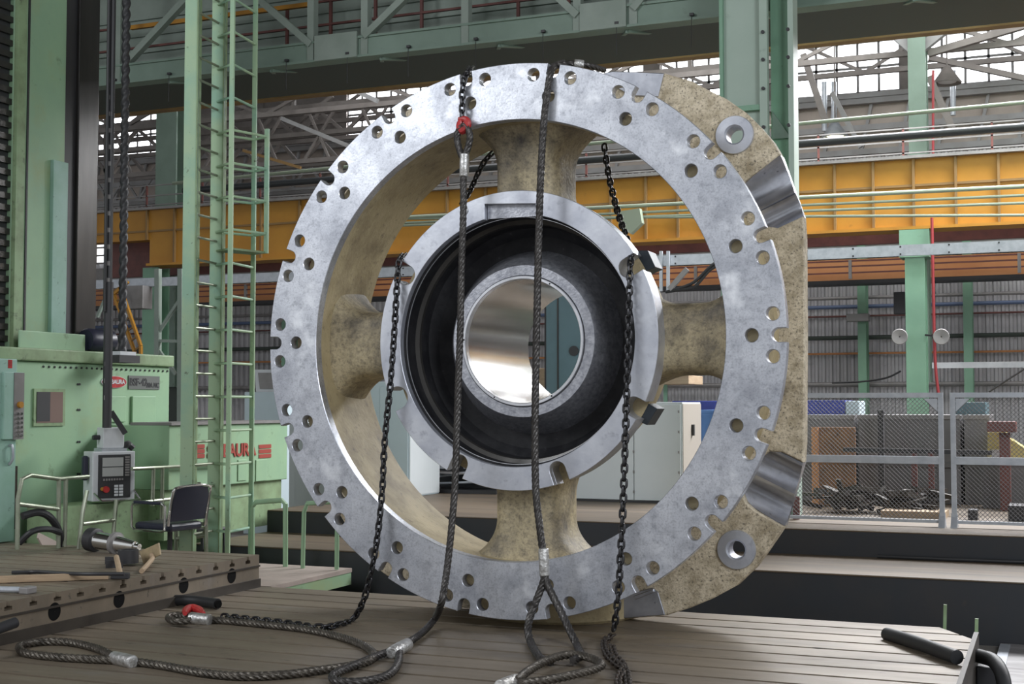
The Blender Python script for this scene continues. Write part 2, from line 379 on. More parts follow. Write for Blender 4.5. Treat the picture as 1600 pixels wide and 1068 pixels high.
prof += [(-6.7, ZL), (-6.7, .075), (YL, .075)]
b = MB(); b.prism([(XL, p[0], p[1]) for p in prof], (-6.5, 0, 0)); b.build('slotted_top', M['bed'], rp, 0)
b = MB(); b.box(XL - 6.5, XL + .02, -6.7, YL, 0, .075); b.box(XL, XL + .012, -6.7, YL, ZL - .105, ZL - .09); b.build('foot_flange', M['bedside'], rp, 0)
for px, py in ((362, 899), (287, 914), (186, 936), (85, 955), (-30, 982)):
    h = atx(px, py, XL); b = MB(); b.lathe([(.001, .003), (.062, .003), (.064, 0)], (h.x, h.y, h.z), 24, 'x', False)
    b.build('core_hole_disc', M['hole'], rp, 0)  # flat disc on the side face, the hole's inner shade put into its colour
# stepped beds running behind, with dark risers
Y1 = 3.09; ZP1 = .14; YP2 = 4.40; ZP2 = .39
lb = thing('lower_bed', 'long low dark bed with a brown ledge, just behind the floor plate', 'machine bed', (4, Y1, -.4))
b = MB(); b.box(-4.9, 16, Y1, YP2 + .1, -.4, ZP1 - .016); b.build('bed_side', M['riser'], lb, 0)
b = MB(); b.box(-4.9, 16, Y1 - .012, YP2 + .1, ZP1 - .016, ZP1); b.build('ledge_top', M['ledge'], lb, 0, .006)
ub = thing('upper_bed', 'higher brown topped platform that carries the mesh fence and cabinets', 'platform', (4, YP2, -.4))
b = MB(); b.box(-4.9, 16, YP2 + .101, 11.5, -.4, ZP2 - .014); b.build('bed_side', M['riser'], ub, 0)
b = MB(); b.box(-4.9, 16, YP2 + .101, 11.6, ZP2 - .014, ZP2)
b.build('platform_top', M['ledge'], ub, 0, .006)
b = MB(); pa = smooth_path([(x_, YP2 + .03 + .02 * sin(x_ * 2), ZP1 + .018) for x_ in [2 + k * .5 for k in range(16)]], .1)
b.tube(pa, .018, 8); tag(b.build('hose', M['rubber']), 'thin black hose lying along the brown ledge at right', 'hose')
lp = thing('low_plate', 'pale worn floor plate lying low at the right edge', 'plate', (5.5, 1, -.4))
b = MB(); b.box(XR + .06, 9, -4, Y1 - .02, -.4, -.37); b.build('plate_top', M['lowplate'], lp, 0)
b = MB(); q = atz(1570, 1010, -.37); b.box(q.x - .04, q.x + .04, -4, Y1 - .1, -.37, -.362); b.build('joint_strip', M['galv'], lp, 0)


# ------------------------------------------------------------------ the steel casting
cast = thing('ring_casting', 'huge round machined steel ring casting with a bored hub standing upright', 'casting', (0, .4, 0))
H = []; out = []
for k in range(18):
    a = radians(20 * k - .2)
    H.append(circ(1.765 * cos(a), 1.765 * sin(a), .046, 28))
    for d in (-1, 1):
        t = a + d * radians(4.28); H.append(circ(1.913 * cos(t), 1.913 * sin(t), .046, 28))
    hw = .047; e = math.asin(hw / 2)
    ur, ut = V((cos(a), sin(a))), V((-sin(a), cos(a)))
    def q_(r, t): p = ur * r + ut * t; return (p.x, p.y)
    out += [(2 * cos(a - e), 2 * sin(a - e))]
    out += [q_(1.945 - hw * cos(w), hw * sin(w)) for w in [(-pi / 2) + pi * i / 10 for i in range(11)]]
    out += [(2 * cos(a + e), 2 * sin(a + e))]
    for i in range(1, 8):
        t = a + e + (radians(20) - 2 * e) * i / 8; out.append((2 * cos(t), 2 * sin(t)))
plate2d('front_flange', [out, circ(0, 0, 1.59, 160)] + H, 0, .085, M['face'], cast, .004)
b = MB(); b.lathe([(1.593, .08), (1.60, .12), (1.655, .92), (1.80, .92), (1.80, .08)], (0, 0, ZR), 160); b.build('drum_wall', M['cream'], cast)
# rear flange: flats at top, bottom and side
YF = .75
def fx(px, py, y=YF): p = aty(px, py, y); return (p.x, p.z - ZR)
top = [(1001, 113), (1038, 114.6), (1079, 126), (1100, 137), (1136, 155), (1166, 176), (1188, 198), (1206, 219)]
pA = [(1219, 241), (1164, 282), (1158, 292), (1195, 353), (1215, 356), (1254, 338)]
mid = [(1256, 372), (1257, 520), (1256, 690)]
pB = [(1254, 722), (1222, 706), (1202, 705), (1178, 722), (1158, 770), (1166, 786), (1180, 798), (1224, 823)]
bot = [(1194, 867), (1179, 887), (1150, 915), (1115, 934), (1079, 949), (1041, 961), (981, 966)]
R_ = [fx(*p) for p in top + pA + mid + pB + bot]; Lf = [(-x, z) for x, z in [fx(*p) for p in top + [pA[0], pA[-1]] + mid + [pB[0], pB[-1]] + bot]][::-1]
LG = [fx(1148, 211), fx(1151, 858)]
plate2d('rear_flange', [R_ + Lf, circ(0, 0, 1.72, 96)] + [circ(x, z, .066, 24) for x, z in LG], YF, .90, M['creamspeck'], cast, .008)
for x, z in LG:
    b = MB(); b.lathe([(.062, 0), (.075, -.016), (.138, -.012), (.143, -.004), (.143, .02), (.062, .155)], (x, YF - .006, z + ZR), 48); b.build('lug_ring', M['rim'], cast)
def pocket(poly, split, d1, d2):
    a, c = V(split[0]), V(split[1]); n0 = V((a.y - c.y, c.x - a.x)).normalized(); L = [V(p) for p in poly]; lv = [(p - a).dot(n0) for p in L]
    def cut(t):  # end points of the pocket outline on the line at distance t from the step
        h = []
        for i in range(len(L)):
            p, q = L[i], L[(i + 1) % len(L)]; f, g = lv[i] - t, lv[(i + 1) % len(L)] - t
            if f * g <= 0 and f != g: h.append(p + (q - p) * (f / (f - g)))
        h.sort(key=lambda w: (w - a).dot(c - a)); return h[0], h[-1]
    for lim, d, amp in ((max(lv), d1, .045), (min(lv), d2, .05)):
        secs = []
        for k in range(15):
            u = k / 14; A, B_ = cut(lim * (.004 + .98 * u)); y = YF + d + amp * sin(pi * u) ** .8 - .02 * u
            secs.append([fxyz(A, y), fxyz(A + (B_ - A) * .5, y + .012 * sin(pi * u)), fxyz(B_, y), fxyz(B_, YF + .149), fxyz(A, YF + .149)])
        m = MB(); m.loft(secs); m.build('milled_pocket', M['pocket'], cast, 32)
def fxyz(p, y): x, z = fx(*p); return V((x, y, z + ZR))
pocket(pA, ((1180, 330), (1240, 300)), .075, .03)
pocket(pB, ((1180, 742), (1236, 770)), .07, .03)
for poly, nm in (([(930, 118), (958, 111.5), (1001, 113), (1038, 114.6), (1029, 152), (985, 150)], 'milled_pad'), ([(943, 949), (985, 926), (1020, 917), (1029, 924), (1040, 960), (981, 965), (945, 965)], 'milled_pad')):
    m = MB(); m.prism([fxyz(p, YF - .012) for p in poly], (0, .03, 0)); m.build(nm, M['pocket'], cast, 0, .006)
m = MB(); m.prism([fxyz(p, YF - .03) for p in [(991, 930), (1022, 919), (1024, 924), (994, 936)]], (0, .03, 0)); m.build('milled_step', M['pocket'], cast, 0, .004)
b = MB(); b.lathe([(.001, 0), (.60, 0), (.62, .02), (.62, .30), (.001, .30)], (.05, .96, 0), 64, 'z', False); b.build('trunnion_foot', M['cream'], cast)
# hub
def hub_outline(R, notch, n0=180):
    pts = []; ns = sorted(notch)
    res = []; i = 0
    for a, w, rc in ns:
        a = radians(a); e = math.asin(w / R); res.append((a - e, a + e, a, w, rc))
    for i, (s0, s1, a, w, rc) in enumerate(res):
        ur, ut = V((cos(a), sin(a))), V((-sin(a), cos(a)))
        pts.append((R * cos(s0), R * sin(s0)))
        for k in range(13):
            t = -pi / 2 + pi * k / 12; p = ur * (rc - w * cos(t)) + ut * (w * sin(t)); pts.append((p.x, p.y))
        pts.append((R * cos(s1), R * sin(s1)))
        nx = res[(i + 1) % len(res)][0] + (2 * pi if i == len(res) - 1 else 0)
        m = max(2, int((nx - s1) / .035))
        for k in range(1, m): t = s1 + (nx - s1) * k / m; pts.append((R * cos(t), R * sin(t)))
    return pts
NT = [(-156, .085, 1.03), (-115.5, .068, 1.00), (-70, .062, .995), (-28, .07, 1.03), (29.5, .068, 1.00), (150, .075, 1.01), (111.5, .018, 1.03)]
r0 = .92; a0, a1 = radians(104.5), radians(79)
inn = [(r0 * cos(t), r0 * sin(t)) for t in [a0 + (2 * pi - (a0 - a1)) * k / 120 for k in range(121)]]
inn += [(r0 * cos(a1), .985), (r0 * cos(a0), 1.005)]
plate2d('hub_rim', [hub_outline(1.09, NT), inn], .10, .165, M['rim'], cast, .003)
plate2d('hub_flange', [hub_outline(1.085, NT), circ(0, 0, .925, 120)], .166, .31, M['rim'], cast, .002)
b = MB(); b.box(-.225, .165, .15, .166, ZR + .90, ZR + 1.0); b.build('key_seat', M['boss'], cast, 0)
b = MB(); b.lathe([(.935, .30), (1.06, .31), (.985, .48), (.96, .70), (.95, .92), (.80, 1.15), (.62, 1.28), (.60, 1.53), (.50, 1.53), (.50, .75), (.935, .75)], (0, 0, ZR), 120); b.build('hub_body', M['cream'], cast)
b = MB(); b.lathe([(.919, .166), (.906, .172), (.905, .33), (.872, .345), (.862, .47), (.80, .53), (.66, .55), (.50, .55), (.50, .66), (.93, .66), (.93, .31), (.922, .3)], (0, 0, ZR), 140); b.build('hub_chamber', M['black'], cast, 25)
b = MB(); b.lathe([(.916, .178), (.902, .178), (.902, .186), (.916, .186)], (0, 0, ZR), 140); b.build('bright_groove', M['bush'], cast)
b = MB(); b.lathe([(.874, .336), (.905, .325), (.905, .345), (.868, .36)], (0, 0, ZR), 140); b.build('chamber_step', M['slate'], cast)
b = MB(); b.lathe([(.483, .30), (.489, .28), (.56, .28), (.568, .29), (.66, .48), (.70, .56), (.483, .56)], (0, 0, ZR), 120); b.build('centre_boss', M['boss'], cast, 30)
b = MB(); b.lathe([(.457, .27), (.461, .264), (.478, .264), (.4815, .27), (.4815, .32), (.457, .32)], (0, 0, ZR), 120); bu = b.build('bush_ring', M['bush'], cast, 30)
for a in (62, -118, 178, 300):
    b = MB(); b.cyl((.469 * cos(radians(a)), .2635, ZR + .469 * sin(radians(a))), (.469 * cos(radians(a)), .30, ZR + .469 * sin(radians(a))), .0065, 12); b.build('screw_hole', M['hole'], bu)
b = MB(); b.lathe([(.456, .32), (.456, 1.535), (.482, 1.535), (.482, .32)], (0, 0, ZR), 140); b.build('polished_bore', M['bore'], cast)
# four spokes
def spoke(ang):
    ca, sa = cos(radians(ang)), sin(radians(ang)); secs = []
    for i in range(26):
        r = .93 + (1.70 - .93) * i / 25
        t = max(0, (r - 1.30) / .31); t2 = max(0, (1.13 - r) / .2)
        hw = .258 + .21 * min(t, 1.1) ** 2.4 + .07 * t2 ** 1.5; yf = .29 - .05 * min(t, 1) ** 2 - .03 * t2; yb = .86 + .04 * min(t, 1) ** 2
        yc, hy = (yf + yb) / 2, (yb - yf) / 2; q = []
        for k in range(40):
            w = 2 * pi * k / 40; ex = 2 / 4.2
            u = math.copysign(abs(cos(w)) ** ex, cos(w)) * hw; v = math.copysign(abs(sin(w)) ** ex, sin(w)) * hy
            q.append((r * ca - u * sa, yc + v, ZR + r * sa + u * ca))
        secs.append(q)
    m = MB(); m.loft(secs); return m.build('spoke', M['spoke'], cast, 50)
for a in (0, 90, 180, 270): spoke(a)
# dark blocks wedged in the right hand notches of the hub
def wedge(quad, y0, y1, label):
    m = MB(); m.prism([aty(px, py, y0) for px, py in quad], (0, y1 - y0, 0)); o = m.build('steel_block', M['block'], None, 0, .004)
    tag(o, label, 'block', 'edge protector blocks')
wedge([(988, 391), (1012, 391), (1024, 417), (1006, 425), (986, 414)], .32, .52, 'dark steel block under the chain at the upper right of the hub')
wedge([(984, 634), (1012, 630), (1027, 638), (1011, 664), (980, 650)], .32, .52, 'dark steel block beside the chain at the lower right of the hub')


# ------------------------------------------------------------------ chains and wire ropes
def link_mesh(name, L=.069, w=.039, r=.0092):
    pts = []
    h = L / 2 - w / 2
    for k in range(7): t = -pi / 2 + pi * k / 6; pts.append((h + (w / 2) * cos(t), (w / 2) * sin(t), 0))
    for k in range(7): t = pi / 2 + pi * k / 6; pts.append((-h + (w / 2) * cos(t), (w / 2) * sin(t), 0))
    m = MB(); m.tube(pts, r, 8, True); me = bpy.data.meshes.new(name); me.from_pydata(m.v, [], m.f); me.shade_smooth(); return me
LINK = {k: link_mesh('chain_link') for k in ('chain', 'rust')}
for k in LINK: LINK[k].materials.append(M[k])
def chain(label, pts, m='chain', pitch=.0515, name='lifting_chain', first=None, flat=0):
    P_ = smooth_path(pts, pitch); root = thing(name, label, 'chain', P_[0], 'lifting chains on the casting')
    for i in range(len(P_) - 1):
        if i >= 99: break
        o = bpy.data.objects.new('chain_link', LINK[m]); COL.objects.link(o); o.parent = root
        d = (P_[i + 1] - P_[i]).normalized(); q = V((1, 0, 0)).rotation_difference(d)
        ref = q @ V((0, 0, 1)); view = (V((0, -1, .25)))
        tgt = (view - d * view.dot(d)).normalized(); ang = ref.angle(tgt); sgn = 1 if ref.cross(tgt).dot(d) > 0 else -1
        o.rotation_mode = 'QUATERNION'
        o.rotation_quaternion = Quaternion(d, sgn * ang + radians(6 + random.uniform(-9, 9)) + (pi / 2 if i % 2 else 0)) @ q
        o.location = (P_[i] + P_[i + 1]) / 2 - P_[0]
    return root
def py_(L): return [aty(a, b, c) for a, b, c in L]
def pz_(L, z): return [atz(a, b, z) for a, b in L]
LC = py_([(632, 398, .34), (626, 404, .10), (622, 420, .055), (616, 520, .03), (610, 600, .0), (601, 690, -.04), (597, 770, -.07), (588, 850, -.10), (577, 905, -.10), (567, 940, -.09)]) + pz_([(552, 966), (530, 975), (508, 979), (486, 979), (462, 975), (430, 971), (390, 967), (345, 962)], .02)
chain('black chain hanging from the left side of the hub down to the floor', LC)
RC = py_([(944, 226, 1.02), (949, 262, .98), (958, 305, .88), (968, 340, .72), (980, 375, .5), (986, 392, .33), (986, 402, .12), (984, 430, .055), (982, 520, .03), (979, 620, .0), (976, 720, -.04), (973, 800, -.08), (968, 900, -.12), (964, 950, -.14)]) + pz_([(958, 990)], .05)
chain('black chain hung over the right side of the hub, its end dangling to the floor', RC)
HP = pz_([(958, 992), (945, 1002), (947, 1020), (962, 1036), (978, 1048), (982, 1072), (980, 1100)], .022)
chain('rusty chain heaped in a double line on the floor at lower centre', HP + pz_([(972, 1090), (966, 1062), (975, 1042), (962, 1026), (956, 1008)], .024), 'rust')
chain('short black chain passing behind the hub beside the top spoke', py_([(772, 236, 1.0), (757, 252, .96), (745, 275, .90), (735, 297, .80), (722, 318, .6)]))
TC = py_([(736, 106, .42), (733, 111, .12), (727, 118, -.01), (724, 130, -.035), (722, 150, -.04), (722, 170, -.05), (722, 186, -.06)])
chain('short black chain hung over the top left notch of the ring above the red hook', TC)
# red hook shackles
def shackle(pts, label, r=.022):
    m = MB(); P_ = smooth_path(pts, .01); n = len(P_); m.tube(P_, r, 10, rad=[r * (.55 + .75 * sin(pi * min(1, (i + 2) / (n + 3)))) for i in range(n)])
    return tag(m.build('red_hook', M['red']), label, 'hook')
shackle(py_([(717, 186, -.065), (728, 187, -.07), (730, 196, -.07), (722, 204, -.075), (718, 196, -.07), (722, 184, -.065)]), 'small red hook joining the upper chain to the wire rope eye', .024)
shackle(pz_([(289, 958), (291, 953), (300, 950), (311, 953), (318, 958)], .075), 'red painted hook lying on the rope eye on the floor at left', .026)

def rope(name, label, pts, eyes=[], ferr=[], m='rope', r=.0235, tw=26):
    P_ = smooth_path(pts, .012); root = thing(name, label, 'rope', P_[0])
    b = MB(); b.tube(P_, r, 36, lobes=6, twist=tw, amp=.62); b.build('strand', M[m], root, 60)
    for e in eyes:
        b = MB(); q = smooth_path(e, .012); b.tube(q, r, 36, lobes=6, twist=tw, amp=.62); b.build('eye_loop', M[m], root, 60)
    for a, c_, rr in ferr:
        a, c_ = V(a), V(c_); d = c_ - a; b = MB(); b.tube([a, a + d * .03, a + d * .5, a + d * .97, c_], rr, 24, rad=[rr * .82, rr, rr * 1.03, rr, rr * .82]); b.build('ferrule', M['ferrule'], root, 50, .003)
    return root
# rope from the red hook at the top to the floor, ending in an eye
za = .026
rope('wire_rope', 'dark wire rope hanging from the red hook at top left, lower eye on the floor',
     py_([(724, 270, -.09), (724, 330, -.10), (721, 430, -.12), (719, 520, -.13), (716, 600, -.14), (713, 700, -.16), (710, 770, -.19), (704, 840, -.24), (697, 900, -.32), (690, 940, -.42)]) + [atz(678, 968, .07), atz(655, 992, .035), atz(630, 1007, .03)],
     [py_([(724, 247, -.09), (720, 240, -.085), (715, 222, -.08), (715, 208, -.08), (722, 198, -.08), (729, 199, -.08), (734, 210, -.08), (733, 224, -.08), (728, 240, -.085), (725, 247, -.09)]),
      pz_([(620, 1014), (590, 1024), (556, 1038), (528, 1050), (519, 1057), (527, 1063), (556, 1065), (590, 1060), (612, 1050), (622, 1035), (624, 1018)], .03)],
     [(aty(726, 240, -.09), aty(725, 276, -.09), .034), (atz(611, 1020, .035), atz(637, 1006, .038), .042)], 'ropehang', .0225)
rope('wire_rope', 'long wire rope lying on the floor at left with an eye at each end',
     pz_([(322, 967), (360, 970), (420, 976), (480, 983), (530, 994), (566, 1007), (583, 1020), (580, 1030), (556, 1038), (510, 1045), (450, 1053), (380, 1056), (320, 1051), (260, 1040), (205, 1032)], za),
     [pz_([(180, 1026), (150, 1012), (110, 1003), (70, 1002), (38, 1006), (30, 1012), (42, 1020), (90, 1026), (140, 1029), (182, 1031)], za),
      pz_([(300, 963), (280, 961), (266, 962), (264, 966), (275, 970), (300, 969)], za + .02)],
     [(atz(177, 1027, .034), atz(208, 1034, .034), .042), (atz(297, 965, .04), atz(328, 968, .036), .043)])
# rope over the top notch, its eye threaded through another eye on the floor
rope('wire_rope', 'dark wire rope hanging from the top notch of the ring, open eye below',
     py_([(880, 98, .5), (868, 103, .25), (861, 112, .02), (856, 140, -.035), (849, 200, -.05), (844, 300, -.06), (841, 400, -.07), (838, 540, -.09), (836, 660, -.11), (837, 760, -.14), (843, 820, -.17), (849, 866, -.19)]),
     [py_([(851, 897, -.20), (848, 912, -.21), (838, 938, -.24), (828, 965, -.30), (825, 985, -.38), (829, 1002, -.46)]) + pz_([(838, 1019), (848, 1030), (865, 1034)], .03),
      py_([(851, 897, -.20), (855, 912, -.21), (866, 935, -.23), (880, 962, -.27), (893, 990, -.36), (903, 1010, -.46)]) + pz_([(907, 1024), (895, 1032)], .04)],
     [(aty(849, 856, -.19), aty(851, 900, -.20), .036)], 'ropehang', .0235)
rope('wire_rope', 'wire rope eye lying on the floor at bottom centre, threaded by the hanging rope',
     pz_([(804, 1066), (790, 1075), (760, 1090), (720, 1110)], .03),
     [pz_([(808, 1063), (822, 1050), (845, 1036), (870, 1026), (895, 1022), (918, 1026), (934, 1032), (940, 1039), (925, 1046), (895, 1054), (860, 1061), (826, 1066), (808, 1068)], .06)],
     [(atz(781, 1074, .04), atz(808, 1064, .04), .045)])
rope('wire_rope', 'short wire rope end with a ferrule lying over the top rim of the ring',
     py_([(862, 104, .2), (880, 101, .2), (900, 99, .22), (925, 104, .3), (945, 110, .45)]), [], [(aty(897, 99, .21), aty(912, 101, .24), .032)], 'ropehang', .02)
# hoses and bars on the floor plate
b = MB(); pa = [atz(1386, 990, .035), atz(1430, 1003, .05), atz(1500, 1028, .05)]
hb = thing('steel_bar', 'thick dark round bar lying on the floor plate at lower right', 'bar', pa[0])
b.tube(smooth_path(pa, .05), .045, 20); b.build('bar_shaft', M['rubber'], hb)
b = MB(); b.tube(smooth_path(pz_([(250, 936), (275, 937), (310, 939), (340, 943)], .045), .02), .042, 18)
b2 = thing('rubber_pipe', 'short dark rubber pipe lying by the raised plate', 'pipe', atz(250, 936, 0)); b.build('pipe_wall', M['rubber'], b2)
e0, e1 = atz(339, 943, .045), atz(342, 943.5, .045); b = MB(); b.cyl(e0, e1, .030); b.build('pipe_bore', M['hole'], b2)
b = MB(); b.tube([atz(-30, 992, .16), atz(24, 972, .20)], .035, 16); tag(b.build('steel_rod', M['charcoal']), 'dark rod end poking in at the lower left corner', 'rod')
# bracket and hose at the right end of the floor plate
br = thing('end_bracket', 'dark steel bracket and coupling fixed at the right corner of the floor plate', 'bracket', (XR, -.5, 0))
b = MB(); b.prism([(XR + .005, atz(1518, 1010, 0).y, .10), (XR + .005, -2.2, .02), (XR + .005, -2.2, -.38), (XR + .005, atz(1518, 1010, 0).y, -.38)], (.03, 0, 0)); b.build('end_plate', M['bedside'], br, 0)
q = atz(1530, 1044, -.1); b = MB(); b.box(XR + .036, XR + .20, q.y - .15, q.y + .10, -.38, -.06); b.build('coupling_box', M['charcoal'], br, 0, .01)
b = MB(); b.tube(smooth_path([(XR + .05, q.y - .1, 0), (XR + .16, q.y - .3, .0), (XR + .22, q.y - .5, -.1), (XR + .22, q.y - .7, -.36)], .03), .045, 14); tag(b.build('hose', M['rubber']), 'thick black hose curving down at the lower right corner', 'hose')
for px, py, t in ((1473, 978, 'left'), (1522, 1002, 'right')):
    q = aty(px, py, YB + .15 if t == 'left' else YC + .12); b = MB(); b.beam((q.x, q.y, -.39), (q.x + .02, q.y, q.z + .16), .022, .022)
    tag(b.build('stake', M['mintold']), 'thin green stake standing at the ' + ('back edge' if t == 'left' else 'right corner') + ' of the floor plate', 'stake')


# ------------------------------------------------------------------ overhead green girder and pillars
def fb(m, O, r, n, x0, x1, d0, d1, z0, z1):  # box in a local frame: r right, n outwards (both horizontal)
    O, r, n = V(O), V(r), V(n); z = V((0, 0, 1))
    m.hexa([O + r * a + n * d + z * e for e in (z0, z1) for a, d in ((x0, d1), (x1, d1), (x1, d0), (x0, d0))])
def hrow(m, px0, px1, pyref, pxref, y, w, h):  # horizontal beam along x at depth y
    z = zrow(pxref, pyref, y); m.box(xcol(px0, y, pyref), xcol(px1, y, pyref), y - w / 2, y + w / 2, z - h / 2, z + h / 2); return z
YGd = 6.6
gz0 = zrow(1125, 25, YGd); gz1 = gz0 + .27
xl, xr2 = -12.0, 12.0
gd = thing('crane_girder', 'green lattice crane girder with walkway running across the top of the hall', 'girder', (0, YGd, gz0))
b = MB(); b.box(xl, xr2, YGd, YGd + .14, gz0, gz1); b.box(xl, xr2, YGd - .03, YGd + .2, gz0 - .015, gz0 + .015); b.box(xl, xr2, YGd - .03, YGd + .2, gz1 - .03, gz1); b.build('bottom_chord', M['sage'], gd, 0)
b = MB(); b.box(xl, xr2, YGd + .14, YGd + 1.6, gz0 + .0, gz0 + .05); b.build('walkway_deck', M['darkg'], gd, 0)
b = MB(); b.box(xl, xr2, YGd + 1.35, YGd + 1.45, gz0 + .05, gz0 + 3.2)
for k in range(5): b.box(xl, xr2, YGd + 1.3, YGd + 1.36, gz0 + .3 + k * .26, gz0 + .34 + k * .26)
b.build('back_panel', M['paleg'], gd, 0)
for px in (185, 486, 570, 727, 902, 990):
    x_ = xcol(px, YGd, 60); b = MB(); b.box(x_ - .05, x_ + .05, YGd - .02, YGd + .1, gz0, gz0 + 3.2); b.build('upright', M['paleg'], gd, 0)
for pa, pb in (((200, 97), (300, -10)), ((487, 70), (392, -12)), ((570, 58), (640, -10)), ((903, 25), (860, -15)), ((990, 15), (1010, -10))):
    A, B_ = aty(*pa, YGd), aty(*pb, YGd); B_ = A + (B_ - A) * 2.2; b = MB(); b.beam(A, B_, .09, .10, (0, 1, 0)); b.build('diagonal', M['paleg'], gd, 0)
for p0, p1 in ((494, 560), (908, 980)):
    x0, x1 = xcol(p0, YGd, 75), xcol(p1, YGd, 75); b = MB(); b.box(x0, x1, YGd - .05, YGd - .02, gz0 - .01, gz1 + .06); b.build('splice_plate', M['paleg'], gd, 0)
for k in range(16):
    x_ = -6.6 + k * .72; b = MB(); b.box(x_ - .02, x_ + .02, YGd + .95, YGd + .99, gz0 + .05, gz0 + 1.15); b.build('walkway_post', M['brown'], gd, 0)
for zz in (.42, .78, 1.12):
    b = MB(); b.box(xl, xr2, YGd + .94, YGd + .98, gz0 + zz, gz0 + zz + .03); b.build('walkway_rail', M['brown'], gd, 0)
z_ = zrow(270, 35, YGd + .6); b = MB(); b.box(xcol(200, YGd + .6), xcol(480, YGd + .6), YGd + .57, YGd + .63, z_ - .03, z_ + .03); b.build('cable_trough', M['yellow'], gd, 0)
for px in (182, 267, 450, 545, 640, 745, 850, 965, 1082):
    x_ = xcol(px, YGd, 90); b = MB(); b.box(x_ - .02, x_ + .03, YGd - .06, YGd - .015, gz0 + .03, gz0 + .06); b.cyl((x_, YGd - .04, gz0 + .03), (x_, YGd - .04, gz0 - .35), .004, 6); b.build('hook_lug', M['charcoal'], gd, 0)
y2 = YGd + 1.7
b = MB(); z2_ = zrow(1125, 69, y2); b.box(xl, xr2, y2, y2 + .16, z2_ - .13, z2_ + .075); tag(b.build('rail_beam', M['ochre'], None, 0), 'ochre painted rail beam slung just below the green crane girder', 'beam')
b = MB()
for k in range(9):
    x_ = -8 + k * 1.7; b.beam((x_, YGd + .1, gz0 - .03), (x_ + .9, y2, z2_ + .1), .07, .05); b.beam((x_ + .9, y2, z2_ + .12), (x_ + 1.7, YGd + .1, gz0 - .03), .05, .04)
b.build('underside_bracing', M['sage'], gd, 0)
# big pillar at upper right
yp = 5.9
pl = thing('steel_pillar', 'large sage green H section pillar at upper right behind the ring', 'pillar', (xcol(1180, yp), yp, -.4))
xa, xb, xc_, xd = xcol(1126, yp, 100), xcol(1188, yp, 100), xcol(1200, yp, 100), xcol(1240, yp + .1, 100)
b = MB(); b.box(xa, xb, yp + .04, yp + .10, ZP2, 9); b.build('front_plate', M['pillar'], pl, 0)
b = MB(); b.box(xa - .01, xa + .03, yp - .02, yp + .3, ZP2, 9); b.build('flange_left', M['greencol'], pl, 0)
b = MB(); b.box(xb, xc_, yp - .05, yp + .05, ZP2, 9)
for k in range(40): pass
b.build('flange_edge', M['pillar'], pl, 0)
b = MB(); b.box(xc_ - .02, xd - .06, yp + .25, yp + .32, ZP2, 9); b.build('web', M['greencol'], pl, 0)
b = MB(); b.box(xd - .06, xd, yp + .08, yp + .36, ZP2, 9); b.build('flange_right', M['pillar'], pl, 0)
for py in (52, 95, 140, 200):
    for x_ in ((xb + xc_) / 2, xd - .03):
        q = aty(1195, py, yp); b = MB(); b.cyl((x_, yp - .05, q.z), (x_, yp - .075, q.z), .02, 8); b.build('bolt', M['charcoal'], pl, 0)
z_ = zrow(1160, 170, yp); b = MB(); b.box(xa, xb, yp - .03, yp + .05, z_ - .03, z_ + .03); b.build('stiffener', M['greencol'], pl, 0)
z_ = zrow(1215, 180, yp); b = MB(); b.prism([(xc_, yp + .2, z_ + .1), (xd - .06, yp + .2, z_ - .22), (xc_, yp + .2, z_ - .22)], (0, .04, 0)); b.build('gusset', M['sage'], pl, 0)
for p0, z0_, lab in ((1210, 8, 0),):
    pass
# blue column seen through the bore
yt = 8.6; x0, x1 = xcol(853, yt, 540), xcol(915, yt, 540)
tc = thing('blue_column', 'blue green steel column seen through the bore of the hub', 'column', (x0, yt, ZP2))
b = MB(); b.box(x0, x1, yt, yt + .5, ZP2, 3.6); b.build('column_body', M['teal'], tc, 0, .01)
b = MB(); b.box(x0 - .06, x0 - .01, yt + .1, yt + .5, ZP2, 3.6); b.build('side_plate', M['charcoal'], tc, 0)
b = MB(); b.box(x0 + .17, x0 + .19, yt - .012, yt + .01, ZP2, 3.6); b.build('seam', M['slate'], tc, 0)
q = aty(897, 548, yt); b = MB(); b.cyl((q.x, yt + .01, q.z), (q.x, yt - .02, q.z), .07, 20); b.build('round_badge', M['charcoal'], tc)

# ------------------------------------------------------------------ yellow crane girder
yy = 14.0
zt, zb = zrow(1600, 237, yy), zrow(1600, 346, yy)
xL, xM, xR = xcol(120, yy, 350), xcol(234, yy, 380), 16
yg = thing('crane_bridge', 'long yellow plate girder of a bridge crane across the back of the hall', 'girder', (0, yy, zb))
b = MB(); b.box(xM, xR, yy, yy + .3, zb, zt); zmid = zt - .62; b.box(xL, xM, yy, yy + .3, zmid, zt); b.build('web_plate', M['yellow'], yg, 0)
b = MB(); b.box(xL, xR, yy - .12, yy + .42, zt, zt + .05); b.build('rail_cap', M['grey'], yg, 0)
b = MB(); b.box(xM, xR, yy - .12, yy + .42, zb - .05, zb); b.build('bottom_flange', M['yellow'], yg, 0)
k = 0
for px in (146, 232, 275, 345, 410, 470, 700, 760, 830, 955, 1010, 1060, 1110, 1247, 1305, 1365, 1428, 1494, 1561):
    x_ = xcol(px, yy, 300); b = MB(); b.box(x_ - .02, x_ + .02, yy - .06, yy, zb if x_ > xM else zmid, zt); b.build('stiffener', M['ochre'], yg, 0)
b = MB(); b.box(xL, xR, yy - .03, yy, zt - .46, zt - .42); b.build('long_stiffener', M['ochre'], yg, 0)
b = MB(); b.box(xL, xR, yy + .9, yy + 1.0, zb - .15, zt - .2); b.build('rear_girder', M['brown'], yg, 0)
wr = thing('crane_walkway', 'thin dark walkway railing standing along the top of the yellow crane girder', 'railing', (0, yy + .5, zt))
